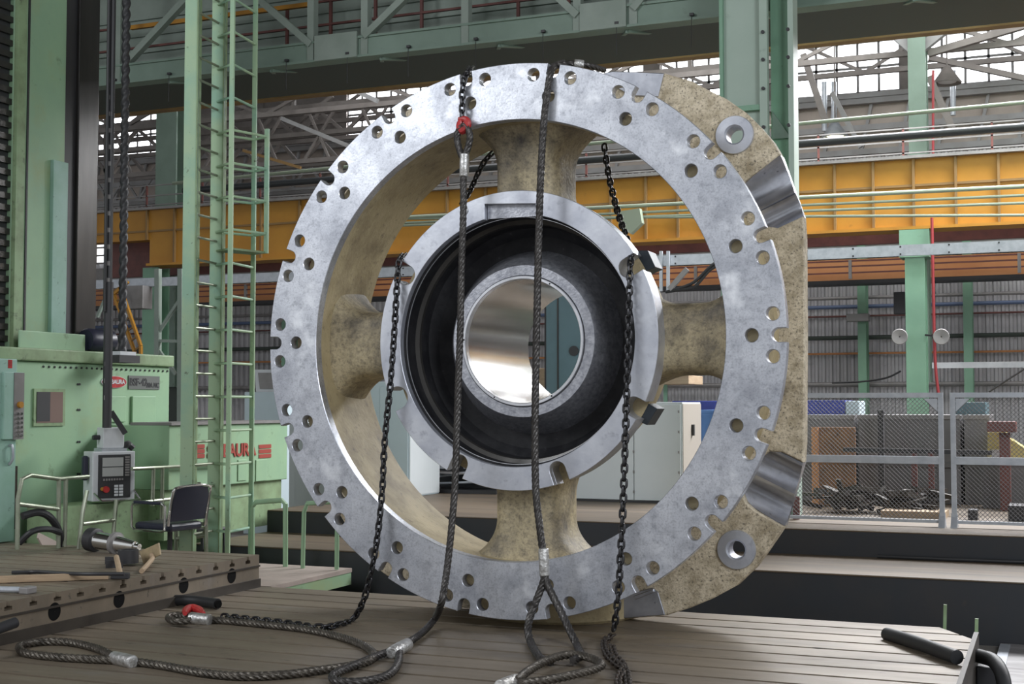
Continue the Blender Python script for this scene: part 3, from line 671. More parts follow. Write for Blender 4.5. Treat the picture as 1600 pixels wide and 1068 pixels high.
for j in range(22):
    x_ = xL + j * (14.0 - xL) / 21; b = MB(); b.box(x_ - .018, x_ + .018, yy + .5, yy + .535, zt, zt + .62); b.build('railing_post', M['brown'], wr, 0)
for h in (.2, .4, .62): b = MB(); b.box(xL, 14, yy + .5, yy + .525, zt + h - .012, zt + h + .012); b.build('railing_rail', M['grey'], wr, 0)
def pipe(px0, py0, px1, py1, y, r, m, label, cat='pipe', name='long_pipe'):
    A, B_ = aty(px0, py0, y), aty(px1, py1, y); d = (B_ - A); b = MB(); b.cyl(A, B_, r, 12); return tag(b.build(name, M[m]), label, cat)
YP_ = 13.2
for i, (l, r, rad, lab) in enumerate(((309, 291, .035, 'uppermost and thickest of the grey green pipes crossing the yellow crane girder'), (321, 305, .024, 'second from top of the grey green pipes crossing the yellow crane girder'),
        (330, 317, .024, 'third from top of the grey green pipes crossing the yellow crane girder'), (338, 336, .024, 'lowest of the grey green pipes crossing the yellow crane girder'))):
    A, B_ = aty(1240, l, YP_), aty(1600, r, YP_); A = A + (A - B_) * 2.3; B_ = B_ + (B_ - A) * .4
    b = MB(); b.cyl(A, B_, rad, 10); o = b.build('long_pipe', M['pipeg']); tag(o, lab, 'pipe', 'pipes in front of the yellow girder')
A, B_ = aty(1206, 228, 12.4), aty(1600, 198, 12.4); A = A + (A - B_) * 3; b = MB(); b.cyl(A, B_ + (B_ - A) * .4, .062, 14); tag(b.build('dark_pipe', M['darkpipe']), 'thick dark pipe running above the yellow crane girder', 'pipe')
A, B_ = aty(1200, 198, 12.0), aty(1600, 160, 12.0); A = A + (A - B_) * 3; b = MB(); b.cyl(A, B_ + (B_ - A) * .4, .032, 10); tag(b.build('green_pipe', M['pipeg']), 'slim green pipe running above the thick dark pipe', 'pipe')
# pale busbar rail
yb_ = 12.6; z_ = zrow(1600, 383, yb_)
bb = thing('busbar_rail', 'pale bolted busbar rail running below the yellow crane girder', 'rail', (0, yb_, z_))
b = MB(); b.box(-16, 14, yb_, yb_ + .08, z_ - .085, z_ + .085); b.build('rail_body', M['galv'], bb, 0)
for k in range(22): x_ = -8 + k * .72; b = MB(); b.box(x_ - .012, x_ + .012, yb_ - .012, yb_, z_ - .07, z_ - .045); b.box(x_ - .012, x_ + .012, yb_ - .012, yb_, z_ + .045, z_ + .07); b.build('bolt_pair', M['charcoal'], bb, 0)
q0, q1 = aty(203, 447, yb_ - .1), aty(228, 482, yb_ - .1); b = MB(); b.box(q0.x, q1.x, yb_ - .2, yb_ + .1, q1.z, q0.z)
tag(b.build('junction_box', M['grey'], None, 0, .01), 'grey junction box hanging under the busbar rail at left', 'box')
# festoon hanger right of hub
fh = thing('cable_hanger', 'steel hanger with drooping black cables below the busbar, right of the hub', 'hanger', aty(1040, 410, 12.56))
for px in (1033, 1044):
    A, B_ = aty(px, 392, 12.57), aty(px, 455, 12.57); b = MB(); b.beam(A, B_, .05, .05, (0, 1, 0)); b.build('hanger_post', M['galv'], fh, 0)
b = MB(); b.beam(aty(1046, 452, 12.3), aty(1074, 420, 12.3), .08, .06, (0, 1, 0)); b.build('hanger_arm', M['grey'], fh, 0)
for o_ in (0, 8):
    b = MB(); b.tube(smooth_path([aty(1040, 456, 12.3), aty(1062, 450 + o_ * .3, 12.3), aty(1085, 440 + o_, 12.3), aty(1108, 418 + o_ * .6, 12.3), aty(1125, 405 + o_, 12.3)], .05), .025, 8); b.build('cable', M['rubber'], fh)
# orange crane far behind
yo = 18.2; z0_, z1_ = zrow(1500, 432, yo), zrow(1500, 398, yo)
oc = thing('orange_crane', 'faded orange crane girder with railing in front of the corrugated back wall', 'girder', (0, yo, z0_))
b = MB(); b.box(-26, 16, yo, yo + .3, z0_, z1_); b.build('girder_web', M['orange'], oc, 0)
b = MB(); b.box(-26, 16, yo - .1, yo + .4, z0_ - .08, z0_); b.build('bottom_rail', M['charcoal'], oc, 0)
for zz in (.25, .55, .8): b = MB(); b.box(-26, 16, yo - .35, yo - .32, z0_ + zz * (z1_ - z0_), z0_ + zz * (z1_ - z0_) + .03); b.build('handrail', M['brown'], oc, 0)
for k in range(26): x_ = -25 + k * 1.55; b = MB(); b.box(x_, x_ + .06, yo - .36, yo - .3, z0_, z1_ - .05); b.build('railing_post', M['grey'], oc, 0)
b = MB(); z_ = zrow(1500, 372, 19.5); b.box(-26, 16, 19.5, 19.6, z_ - .22, z_ + .22); tag(b.build('wall_beam', M['grey'], None, 0), 'long grey beam on the back wall above the orange crane', 'beam')
# pipes on the back wall
for py, m, lab, r in ((463, 'grey', 'grey pipe, highest on the corrugated back wall', .035), (477, 'bluepipe', 'blue pipe on the corrugated back wall', .04), (492, 'brown', 'thin red brown pipe on the corrugated back wall', .02), (526, 'darkg', 'dark green pipe on the corrugated back wall', .045), (551, 'orange', 'thin orange pipe on the corrugated back wall', .022), (600, 'grey', 'grey pipe, lowest on the corrugated back wall', .05)):
    z_ = zrow(1400, py, 19.7); b = MB(); b.cyl((-26, 19.7, z_), (16, 19.7, z_), r, 8); tag(b.build('wall_pipe', M[m]), lab, 'pipe')
# columns
def column(px0, px1, y, ztop, m, label, name='wall_column', zb_=-.4, cap=None):
    a, c = xcol(px0, y, 500), xcol(px1, y, 500); w = c - a; t = thing(name, label, 'column', ((a + c) / 2, y, zb_), 'green columns of the hall')
    b = MB(); b.box(a, c, y, y + .05, zb_, ztop); b.build('front_flange', M[m], t, 0)
    b = MB(); b.box(a + w * .45, a + w * .55, y + .05, y + .35, zb_, ztop); b.build('column_web', M[m], t, 0)
    b = MB(); b.box(a, c, y + .35, y + .40, zb_, ztop); b.build('back_flange', M[m], t, 0)
    if cap: b = MB(); b.box(a - .08, c + .08, y - .05, y + .45, ztop - .45, ztop); b.build('cap_bracket', M[m], t, 0)
    return t
column(1340, 1353, 19.2, zrow(1346, 345, 19.2), 'greencol', 'slim pale green column on the back wall, left of the big green column')
column(1505, 1519, 19.2, zrow(1512, 345, 19.2), 'greencol', 'slim pale green column on the back wall, nearest the right edge')
column(440, 452, 19.2, zrow(446, 430, 19.2), 'greencol', 'slim green column on the back wall beside the ladder cage')
column(1415, 1446, 13.9, zb - .06, 'greencol', 'big green column standing under the yellow crane girder at right', cap=1)
column(1424, 1452, 15.2, 10.2, 'sage', 'sage green roof column rising above the yellow crane girder at right', zb_=2)
column(240, 272, 15.2, 10.2, 'sage', 'sage green roof column rising above the yellow crane girder at left', zb_=2)
column(222, 246, 14.1, zb - .06, 'greencol', 'green column under the left end of the yellow crane girder')
column(262, 276, 15.6, zb, 'darkg', 'dark green column behind the lattice post at left')
b = MB(); b.cyl(aty(1458, 110, 15.0), aty(1458, 240, 15.0), .022, 8); tag(b.build('red_pipe', M['redpipe']), 'thin red pipe beside the right roof column, above the yellow girder', 'pipe')
b = MB(); b.tube(smooth_path([aty(1456, 340, 13.8), aty(1458, 440, 13.8), aty(1461, 560, 13.8), aty(1466, 612, 13.8), aty(1470, 640, 13.8)], .1), .024, 8)
tag(b.build('red_pipe', M['redpipe']), 'thin red pipe beside the big green column, below the yellow girder', 'pipe')
lt = thing('lattice_post', 'pale green lattice post with diagonals standing left of the ladder', 'post', aty(265, 600, 10))
for px in (247, 283):
    A, B_ = aty(px, 420, 10), aty(px, 700, 10); B_.z = -.4; b = MB(); b.beam(A, B_, .09, .09, (0, 1, 0)); b.build('post_leg', M['paleg'], lt, 0)
for pa, pb in (((247, 520), (283, 465)), ((247, 532), (283, 533)), ((247, 545), (275, 585)), ((152, 495), (163, 470))):
    b = MB(); b.beam(aty(*pa, 10), aty(*pb, 10), .05, .05, (0, 1, 0)); b.build('lattice_brace', M['paleg'], lt, 0)
ys = thing('yellow_stair', 'inclined yellow lattice conveyor frame seen far behind the machine at left', 'frame', aty(190, 500, 12))
for pa, pb in (((176, 455), (210, 548)), ((188, 448), (220, 540)), ((166, 470), (200, 440)), ((210, 548), (211, 770)), ((220, 540), (221, 770))):
    b = MB(); b.beam(aty(*pa, 12), aty(*pb, 12), .05, .06, (0, 1, 0)); b.build('frame_side', M['yellow'], ys, 0)
for k in range(7):
    t = k / 6; b = MB(); b.beam(aty(176 + 34 * t, 455 + 93 * t, 12), aty(188 + 32 * t, 448 + 92 * t, 12), .03, .03, (0, 1, 0)); b.build('frame_rung', M['ochre'], ys, 0)
# ------------------------------------------------------------------ roof trusses
def truss(y, ztop, zbot, x0, x1, label, step=1.9, m='truss'):
    t = thing('roof_truss', label, 'truss', (0, y, zbot), 'roof trusses')
    b = MB(); b.beam((x0, y, zbot), (x1, y, zbot), .10, .10); b.build('bottom_chord', M[m], t, 0)
    b = MB(); b.beam((x0, y, ztop), (x1, y, ztop), .10, .12); b.build('top_chord', M[m], t, 0)
    x = x0; k = 0
    while x < x1 - .1:
        a_, c_ = ((x, y, zbot), (x + step, y, ztop)) if k % 2 else ((x, y, ztop), (x + step, y, zbot))
        b = MB(); b.beam(a_, c_, .06, .065); b.build('diagonal', M[m], t, 0); x += step; k += 1
    return t
truss(15.8, zrow(1300, 30, 15.8), zrow(1300, 95, 15.8), -18, 14, 'roof truss nearest the camera, hanging above the yellow crane girder')
truss(19.0, zrow(1300, 52, 19.0), zrow(1300, 118, 19.0), -24, 15, 'roof truss furthest back, crossing in front of the clerestory windows', 1.6)
tk = thing('tall_truss', 'deep lattice truss behind the ring at upper left, under the green girder', 'truss', (-6, 16.5, 7))
zt_, zb_2 = zrow(500, 165, 16.5), zrow(500, 250, 16.5)
for zz in (zt_, (zt_ + zb_2) / 2, zb_2): b = MB(); b.beam((-18, 16.5, zz), (-2.2, 16.5, zz), .10, .10); b.build('truss_chord', M['truss'], tk, 0)
for x_ in (-17, -12, -7, -3): b = MB(); b.beam((x_, 16.5, zt_), (x_, 16.5, Z2 + .36), .08, .08); b.build('hanger', M['truss'], tk, 0)
for k in range(26):
    x_ = -19 + k * .66; b = MB(); b.beam((x_, 16.5, zb_2), (x_ + .66 * (1.3 if k % 2 else -.9), 16.5, zt_), .05, .05); b.build('lattice_brace', M['truss'], tk, 0)
def lattice(label, pxa, pxb, py0, py1, y, n, m='truss', w=.07):
    a, c = xcol(pxa, y, py0), xcol(pxb, y, py0); z1, z0 = zrow((pxa + pxb) / 2, py0, y), zrow((pxa + pxb) / 2, py1, y)
    t = thing('lattice_girder', label, 'girder', (a, y, z0), 'lattice girders under the roof')
    for z in (z0, z1): b = MB(); b.beam((a, y, z), (c, y, z), w * 1.3, w * 1.3); b.build('chord', M[m], t, 0)
    for x_ in (a + .3, c - .3): b = MB(); b.beam((x_, y, z0), (x_, y, Z2 + .36), w, w); b.build('hanger', M[m], t, 0)
    for k in range(n):
        x0, x1 = a + (c - a) * k / n, a + (c - a) * (k + 1) / n; b = MB(); b.beam((x0, y, z0 if k % 2 else z1), (x1, y, z1 if k % 2 else z0), w, w); b.build('web_member', M[m], t, 0)
lattice('lattice girder behind the ladder cage, highest of the three at upper left', 150, 740, 180, 215, 18.0, 16)
lattice('lattice girder behind the ladder cage, middle of the three at upper left', 150, 700, 225, 262, 17.4, 18)
lattice('lattice girder behind the ladder cage, lowest of the three just above the yellow girder', 150, 640, 262, 300, 18.6, 20, 'trusslight', .05)
for i, (pa, pb, y, w, m, lab) in enumerate((((1385, 42), (1430, 82), 15.4, .16, 'trusslight', 'pale diagonal brace left of the top of the right roof column'), ((1490, 35), (1432, 82), 15.4, .16, 'trusslight', 'pale diagonal brace right of the top of the right roof column'),
    ((1600, 40), (1450, 84), 15.6, .12, 'truss', 'dark brace running up from the right roof column to the right edge'), ((1452, 90), (1600, 122), 17.2, .10, 'truss', 'dark brace running down from the right roof column to the right edge'),
    ((1255, 85), (1290, 190), 17, .12, 'truss', 'dark brace crossing the bright windows at far right of the pillar'), ((1300, 145), (1345, 230), 17.5, .09, 'trusslight', 'pale slanting strut below the bright windows beside the pillar'),
    ((1452, 120), (1490, 205), 16, .12, 'truss', 'dark strut slanting down right of the roof column'), ((440, 185), (545, 228), 15, .08, 'trusslight', 'pale slanting strut at upper left beside the ring'), ((380, 235), (470, 262), 15, .06, 'ochre', 'thin brownish strut at upper left near the ladder cage'),
    ((530, 130), (590, 158), 15, .09, 'trusslight', 'pale slanting strut just under the ochre rail beam'), ((455, 200), (520, 150), 17, .08, 'truss', 'dark slanting strut at upper left of the ring'))):
    b = MB(); b.beam(aty(*pa, y), aty(*pb, y), w, w, (0, 1, 0)); tag(b.build('roof_brace', M[m], None, 0), lab, 'brace')
for i, (px, lab) in enumerate(((1288, 'pale steel duct pair, left one below the bright windows'), (1303, 'pale steel duct pair, right one below the bright windows'), (1489, 'pale vertical duct right of the roof column'))):
    A, B_ = aty(px, 128 if i < 2 else 110, 18.6), aty(px, 205 if i < 2 else 180, 18.6); b = MB(); b.cyl(A, B_, .055, 10); tag(b.build('roof_duct', M['galv']), lab, 'duct')
def lamp(px, py, y, label, lit):
    p = aty(px, py, y); t = thing('high_bay_lamp', label, 'lamp', p)
    b = MB(); b.lathe([(.02, .34), (.07, .30), (.12, .22), (.26, .02), (.25, .0), (.11, .2), (.02, .28)], p, 28, 'z'); b.build('lamp_shade', M['galv'] if lit else M['truss'], t)
    b = MB(); b.cyl(p + V((0, 0, .33)), (p.x, p.y, Z2 + .36), .015, 8); b.build('lamp_rod', M['truss'], t)
    mm = bpy.data.materials.new('lamp_bulb'); mm.use_nodes = True; e = mm.node_tree.nodes['Principled BSDF']; e.inputs['Emission Color'].default_value = (1, .95, .6, 1); e.inputs['Emission Strength'].default_value = 3 if lit else 0
    b = MB(); b.lathe([(.001, .0), (.16, .03), (.2, .1), (.05, .22), (.001, .22)], p, 20, 'z', False); b.build('lamp_bulb', mm, t)
lamp(1305, 215, 17.8, 'lit yellow high bay lamp hanging behind the thick dark pipe', True)
lamp(1480, 131, 16.6, 'unlit dark high bay lamp hanging right of the roof column', False)


# ------------------------------------------------------------------ boring machine at left
XMc = -5.86
def mx(px, py, x=XMc): return atx(px, py, x)
yn, yf_ = YL + .03, mx(265, 600).y
zc0, zc1, zc2 = mx(265, 573).z, mx(265, 558).z, mx(20, 541).z
ma = thing('boring_machine', 'large mint green horizontal boring machine behind the raised plate at left', 'machine', (XMc - 1, (yn + yf_) / 2, -.4))
b = MB(); b.box(XMc - 2.2, XMc, yn, yf_, -.4, zc0); b.build('headstock_casing', M['mint'], ma, 0, .015)
b = MB(); b.box(XMc - 2.2, XMc + .05, yn - 1.2, yf_ + .02, zc0, zc0 + .13); b.build('casing_cover', M['mintold'], ma, 0, .015)
b = MB()
for k in range(26):
    y_ = yn + .5 + (yf_ - yn - .55) * k / 25; b.cyl((XMc, y_, zc0 - .05), (XMc + .012, y_, zc0 - .05), .012, 6)
for py in (600, 640, 690, 740): 
    for px in (121, 124): q = mx(px, py); b.cyl((XMc, q.y, q.z), (XMc + .01, q.y, q.z), .012, 6)
b.build('rivet', M['charcoal'], ma, 0)
def panel(name, pxa, pya, pxb, pyb, m, d0, d1, x=XMc, parent=ma, bev=0):
    p, q = mx(pxa, pya, x), mx(pxb, pyb, x); zt_ = (p.z + mx(pxb, pya, x).z) / 2; zb_ = (q.z + mx(pxa, pyb, x).z) / 2
    b = MB(); b.box(x + d0, x + d1, p.y, q.y, zb_, zt_); return b.build(name, M[m], parent, 0, bev)
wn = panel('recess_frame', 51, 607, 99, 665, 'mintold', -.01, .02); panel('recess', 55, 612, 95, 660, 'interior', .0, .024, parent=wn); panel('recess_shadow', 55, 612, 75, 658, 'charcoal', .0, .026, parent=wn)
panel('hatch', 204, 619, 240, 667, 'mint', 0, .03, bev=.006); panel('hatch', 170, 619, 194, 659, 'mint', 0, .025, bev=.006)
panel('service_opening', 237, 720, 285, 776, 'charcoal', -.05, .01); panel('hatch', 256, 732, 264, 760, 'mint', 0, .03)
def oval(pxa, pxb, pya, pyb, m, d, parent, k=1):
    a, c = mx(pxa, (pya + pyb) / 2), mx(pxb, (pya + pyb) / 2); z1, z0 = mx((pxa + pxb) / 2, pya).z, mx((pxa + pxb) / 2, pyb).z
    b = MB(); b.prism([(XMc, (a.y + c.y) / 2 + (c.y - a.y) / 2 * k * cos(t), (z0 + z1) / 2 + (z1 - z0) / 2 * k * sin(t)) for t in [2 * pi * i / 40 for i in range(40)]], (d, 0, 0)); return b.build('badge', M[m], parent, 0), V((XMc, (a.y + c.y) / 2, (z0 + z1) / 2)), c.y - a.y, z1 - z0
bd, ctr, wd, ht = oval(157, 197, 587, 606, 'white', .012, ma); bd.name = 'badge_rim'
b2_, _, _, _ = oval(157, 197, 587, 606, 'red', .018, bd, .93)
text('badge_lettering', 'SHIBAURA', ht * .50, ctr + V((.02, 0, 0)), (0, 1, 0), (0, 0, 1), M['white'], bd, .002, sx=wd / ht * .82 / 2.45, bold=.002)
np_ = panel('nameplate', 200, 587, 248, 608, 'plate', 0, .012)
pc = (mx(200, 598) + mx(248, 598)) / 2; wd2 = mx(248, 598).y - mx(200, 598).y
text('plate_lettering', 'BSF-42', .115, (XMc + .014, pc.y - wd2 * .20, pc.z + .004), (0, 1, 0), (0, 0, 1), M['charcoal'], np_, .002, sx=.95, bold=.003)
text('plate_lettering', '20A NC', .075, (XMc + .014, pc.y + wd2 * .27, pc.z - .025), (0, 1, 0), (0, 0, 1), M['charcoal'], np_, .002, sx=.9, bold=.002)
panel('skirt', 98, 793, 262, 850, 'mintold', -.02, .05)
# operator side panel with buttons at the left edge
panel('edge_door', -20, 560, 10, 846, 'mintblue', 0, .10, bev=.01)
cp_ = panel('control_box', 8, 581, 36, 686, 'mintblue', -.14, 0, x=XMc + .14, bev=.008); bp = panel('button_strip', 22, 582, 36, 686, 'grey', -.02, .006, x=XMc + .14, parent=cp_)
q = mx(30, 632, XMc + .146); b = MB(); b.cyl(q, q + V((.03, 0, 0)), .032, 12); b.build('selector_switch', M['yellow'], bp)
for py in (646, 653, 660, 667, 674, 680):
    for px in (26, 32): q = mx(px, py, XMc + .146); b = MB(); b.cyl(q, q + V((.02, 0, 0)), .013, 10); b.build('push_button', M['chrome'], bp)
b = MB(); b.tube(smooth_path([mx(14, 696, XMc + .1), mx(19, 696, XMc + .14), mx(20, 715, XMc + .14), mx(14, 726, XMc + .1)], .02), .014, 8); b.build('grab_handle', M['galv'], ma)
q0 = mx(20, 728, XMc + .06); q1 = mx(26, 826, XMc + .06); b = MB(); b.box(XMc, XMc + .06, q0.y, q1.y, q1.z, q0.z); b.build('drag_chain', M['rust'], ma, 0)
panel('warning_label', 0, 562, 6, 575, 'red', .10, .104, parent=ma)
# column with slideways, rising out of the picture
xc2 = XMc - .25
mc = thing('machine_column', 'tall mint machine column with dark slideways rising at the left edge', 'column', (xc2 - .8, mx(60, 400, xc2).y, zc0 + .13))
yA, yB_, yC_ = mx(17, 400, xc2).y, mx(99, 400, xc2).y, mx(149, 400, xc2).y
b = MB(); b.box(xc2 - 1.2, xc2, yA, yB_, zc0 + .13, 9.5); b.build('column_body', M['mint'], mc, 0, .01)
b = MB(); b.box(xc2, xc2 + .05, mx(76, 400, xc2).y, yB_, zc0 + .13, mx(80, 250, xc2).z); b.build('cover_strip', M['mintblue'], mc, 0, .006)
b = MB(); b.box(xc2, xc2 + .05, yA, yA + .12, zc0 + .13, 9.5); b.build('edge_strip', M['mintold'], mc, 0)
b = MB(); y_ = mx(39, 400, xc2).y; b.box(xc2, xc2 + .012, y_ - .012, y_ + .012, zc0 + .13, 9.5); b.build('groove', M['charcoal'], mc, 0)
b = MB(); b.box(xc2 - 1.0, xc2 - .02, yB_, yB_ + (yC_ - yB_) * .36, zc0 + .0, 9.5); b.build('slideway', M['charcoal'], mc, 0)
b = MB(); b.box(xc2 - 1.0, xc2 + .02, yB_ + (yC_ - yB_) * .36, yC_, zc0 + .0, 9.5); b.build('slideway', M['slate'], mc, 0, .01)
b = MB(); yr0, yr1 = mx(0, 400, xc2).y - .6, yA; b.box(xc2 - 1.0, xc2 - .06, yr0, yr1, zc0, 9.5); b.build('gear_rack', M['charcoal'], mc, 0)
b = MB(); z = zc0 + .2
while z < 9.4:
    b.box(xc2 - .06, xc2 - .02, yr0, yr1, z, z + .06); z += .12
b.build('rack_teeth', M['slate'], mc, 0)
panel('motor_cover', 28, 519, 131, 552, 'mint', 0.0, .02, x=XMc - .1, bev=.01)
qa, qb = mx(133, 531, XMc - .12), mx(173, 533, XMc - .12); b = MB(); b.tube([qa, qa + (qb - qa) * .1, qb - (qb - qa) * .1, qb], .13, 20, rad=[.11, .13, .13, .10]); b.build('spindle_motor', M['navy'], ma)
# pendant: hanging pole, its cable and the control console
xp = -5.15
def beads(m, pa, pb, n, r):
    for i in range(n): p = V(pa) + (V(pb) - V(pa)) * (i / (n - 1)); m.cyl(p - V((0, 0, r)), p + V((0, 0, r)), r * 1.2, 8)
pt, pb_ = mx(169, -30, xp), mx(167, 668, xp); pb_ = V((pt.x, pb_.y, pb_.z)); pt = V((pb_.x, pb_.y, pt.z))
po = thing('pendant_arm', 'dark vertical pendant pole with clipped cables, carrying the white control console', 'pole', pb_)
b = MB(); pm = V((pb_.x, pb_.y, mx(166, 440, xp).z)); b.cyl(pb_, pm, .045, 14); b.cyl(pm, pt, .032, 10); b.build('pole_tube', M['charcoal'], po)
b = MB(); b.tube([pm + V((.0, -.06, -.3)), pt + V((0, -.06, 0))], .016, 8); b.build('pole_cable', M['rubber'], po)
b = MB(); beads(b, pb_ + V((0, -.02, .3)), pt, 26, .022); b.build('cable_clip', M['grey'], po)
rr, nn = V((.5, .866, 0)), V((.866, -.5, 0))
b = MB(); q = pb_ + V((0, .06, .16)); b.beam(q, q + V((.10, .10, -.22)), .05, .05); b.build('swivel_lever', M['charcoal'], po, 0)
O = mx(181, 745, xp); O = V((O.x, O.y, 0)); zt1, zb1 = mx(180, 705, xp).z, mx(180, 782, xp).z
co = thing('control_console', 'white control console with screen and keypad hanging on the pendant pole', 'console', (O.x, O.y, zb1))
kk = (zt1 - zb1)
b = MB(); fb(b, O, rr, nn, -.24, .20, -.26, 0, zb1, zt1); b.build('console_body', M['white'], co, 0, .01)
b = MB(); fb(b, O, rr, nn, -.185, .15, 0, .012, zb1 + .03, zt1 - .03); kp = b.build('key_panel', M['charcoal'], co, 0, .004)
b = MB(); fb(b, O, rr, nn, -.145, .07, .012, .018, zb1 + kk * .50, zt1 - .06); b.build('screen', M['screen'], kp, 0)
b = MB(); fb(b, O, rr, nn, -.145, .07, .0175, .02, zb1 + kk * .685, zb1 + kk * .70); b.build('screen_divider', M['charcoal'], kp, 0)
for i in range(8): b = MB(); fb(b, O, rr, nn, -.135 + i * .027, -.118 + i * .027, .012, .018, zb1 + kk * .415, zb1 + kk * .455); b.build('soft_key', M['grey'], kp, 0)
for i in range(8): b = MB(); fb(b, O, rr, nn, .09, .135, .012, .017, zb1 + kk * (.5 + i * .052), zb1 + kk * (.535 + i * .052)); b.build('side_key', M['grey'], kp, 0)
for r_ in range(4):
    for c_ in range(2): b = MB(); fb(b, O, rr, nn, -.02 + c_ * .05, .02 + c_ * .05, .012, .018, zb1 + kk * (.10 + r_ * .06), zb1 + kk * (.145 + r_ * .06)); b.build('keypad_key', M['white'], kp, 0)
q = O + rr * -.11 + nn * .012 + V((0, 0, zb1 + kk * .24)); b = MB(); b.cyl(q, q + nn * .03, .032, 16); b.build('emergency_stop', M['red'], kp)
b = MB(); b.cyl(O + rr * -.145 + nn * .012 + V((0, 0, zb1 + kk * .25)), O + rr * -.145 + nn * .03 + V((0, 0, zb1 + kk * .25)), .018, 12); b.build('selector_switch', M['yellow'], kp)
b = MB(); g = [O + rr * -.22 + nn * .0 + V((0, 0, zb1 + .08)), O + rr * -.19 + nn * .13 + V((0, 0, zb1 + .01)), O + rr * .21 + nn * .13 + V((0, 0, zb1 + .01)), O + rr * .19 + nn * .0 + V((0, 0, zb1 + .10))]; b.tube(g, .011, 8); b.build('guard_bar', M['chrome'], co)
z0b, z1b = mx(168, 701, xp).z, mx(168, 668, xp).z
b = MB(); fb(b, O, rr, nn, -.12, .10, -.22, -.04, zt1 + .03, z1b); b.build('connection_box', M['white'], co, 0, .008)
b = MB(); fb(b, O, rr, nn, -.14, .12, -.24, -.02, zt1, zt1 + .03); b.build('neck_plate', M['galv'], co, 0)
b = MB(); q = O + rr * -.12 + nn * -.14 + V((0, 0, (zt1 + z1b) / 2 + .02)); b.cyl(q, q - rr * .07, .025, 10); b.build('knob', M['charcoal'], co)
b = MB(); q = O - rr * .25 + nn * -.10; fb(b, q, rr, nn, -.06, .0, -.04, .03, zb1 + kk * .42, zb1 + kk * .92); tag(b.build('handheld_pendant', M['navy'], None, 0, .02), 'small dark handheld pendant clipped to the left side of the control console', 'controller')
b = MB(); q = O + rr * .08 + nn * -.08 + V((0, 0, zt1 + .02)); b.tube(smooth_path([q, q + V((.04, .05, .05)), q + V((.0, .12, .04)), q + V((.03, .16, 0))], .01), .035, 8); tag(b.build('work_glove', M['charcoal']), 'crumpled dark work glove lying on top of the control console', 'glove')
# twisted cable hanging beside the pendant pole
pth = [mx(198 - 7 * t, -30 + t * 582, -5.6) for t in [i / 10 for i in range(11)]]
tw_ = thing('twisted_cable', 'thick dark twisted cable hanging right of the pendant pole', 'cable', pth[-1])
b = MB(); b.tube(smooth_path(pth, .02), .042, 20, lobes=2, twist=26, amp=.5); b.build('cable_strand', M['charcoal'], tw_, 60)
q = pth[-1]; b = MB(); b.box(q.x - .1, q.x + .1, q.y - .17, q.y + .17, q.z - .10, q.z - .02); b.build('cable_socket', M['charcoal'], tw_, 0); b = MB(); b.box(q.x - .08, q.x + .08, q.y - .13, q.y + .13, zc0 + .13, q.z - .10); b.build('socket_base', M['white'], tw_, 0)
# machine bed with lettering
XB = -5.0
be = thing('machine_bed', 'mint green machine bed with red lettering behind the ladder', 'machine bed', (XB, 4, -.4))
yb0, yb1 = mx(262, 700, XB).y, mx(449, 700, XB).y; zb_t, zb_b = mx(449, 660, XB).z, mx(449, 748, XB).z
b = MB(); b.box(XB - .8, XB, yb0 + .02, yb1, zb_b, zb_t); b.build('bed_panel', M['mint'], be, 0, .01)
b = MB(); b.box(XB - .78, XB - .05, yb0 + .02, yb1 - .05, ZP2 - .2, zb_b); b.build('bed_foot', M['mintold'], be, 0)
b = MB(); b.box(XB - .5, XB + .03, yb0 + .02, yb1, zb_t, zb_t + .03); b.build('top_edge', M['grey'], be, 0)
tc_ = mx(362, 704, XB); text('lettering', 'SHIBAURA', .20, tc_ + V((.008, 0, 0)), (0, 1, 0), (0, 0, 1), M['letter'], be, .003, sx=(mx(401, 704, XB).y - mx(322, 704, XB).y) / .97, bold=.006)
for p0, p1 in ((304, 319), (404, 423)):
    for py in (697.5, 705, 712.5):
        a, c = mx(p0, py, XB), mx(p1, py, XB); b = MB(); b.box(XB, XB + .008, a.y, c.y, a.z - .022, a.z + .022); b.build('logo_bar', M['letter'], be, 0)
for p0, p1 in ((371, 384), (399, 416)):
    a, c = mx(p0, 718, XB), mx(p1, 750, XB); b = MB(); b.box(XB, XB + .012, a.y, c.y, c.z, a.z); b.build('hatch', M['mint'], be, 0, .005)
sk = thing('machine_skirt', 'low dark green platform skirt under the handrails in front of the machine', 'platform', (-5.2, 3, -.4))
a, c = mx(100, 793, -5.25), mx(345, 768, -5.25); b = MB(); b.box(-5.7, -5.25, a.y, c.y, -.1, a.z); b.build('skirt_panel', M['mintold'], sk, 0)
b = MB(); b.box(-5.7, -5.16, a.y, c.y + .5, -.4, .0); b.build('skirt_base', M['mint'], sk, 0)
# handrails
def rail(label, runs, x=None, y=None, r=.02, m='tube', name='handrail'):
    pr = lambda p: atx(p[0], p[1], x) if x is not None else aty(p[0], p[1], y)
    t = thing(name, label, 'handrail', pr(runs[0][1][0]))
    for nm, R in runs:
        b = MB(); P_ = [pr(p) for p in R]; b.tube(P_, r, 10); b.build(nm, M[m], t)
    return t
rail('bent tube handrail at far left in front of the machine, tangled in black hoses', [('top_rail', [(27, 858), (28, 780), (34, 748), (48, 742), (92, 748), (138, 744)]), ('mid_rail', [(28, 787), (91, 795)]), ('post', [(92, 748), (91, 856)]), ('post', [(103, 746), (101, 853)])], x=-4.9)
rail('long tube handrail running from the console towards the ladder', [('top_rail', [(206, 732), (345, 725), (344, 832)]), ('mid_rail', [(208, 786), (344, 770)]), ('post', [(240, 731), (238, 790)]), ('post', [(254, 730), (252, 822)]), ('post', [(303, 727), (300, 818)])], x=-4.95)
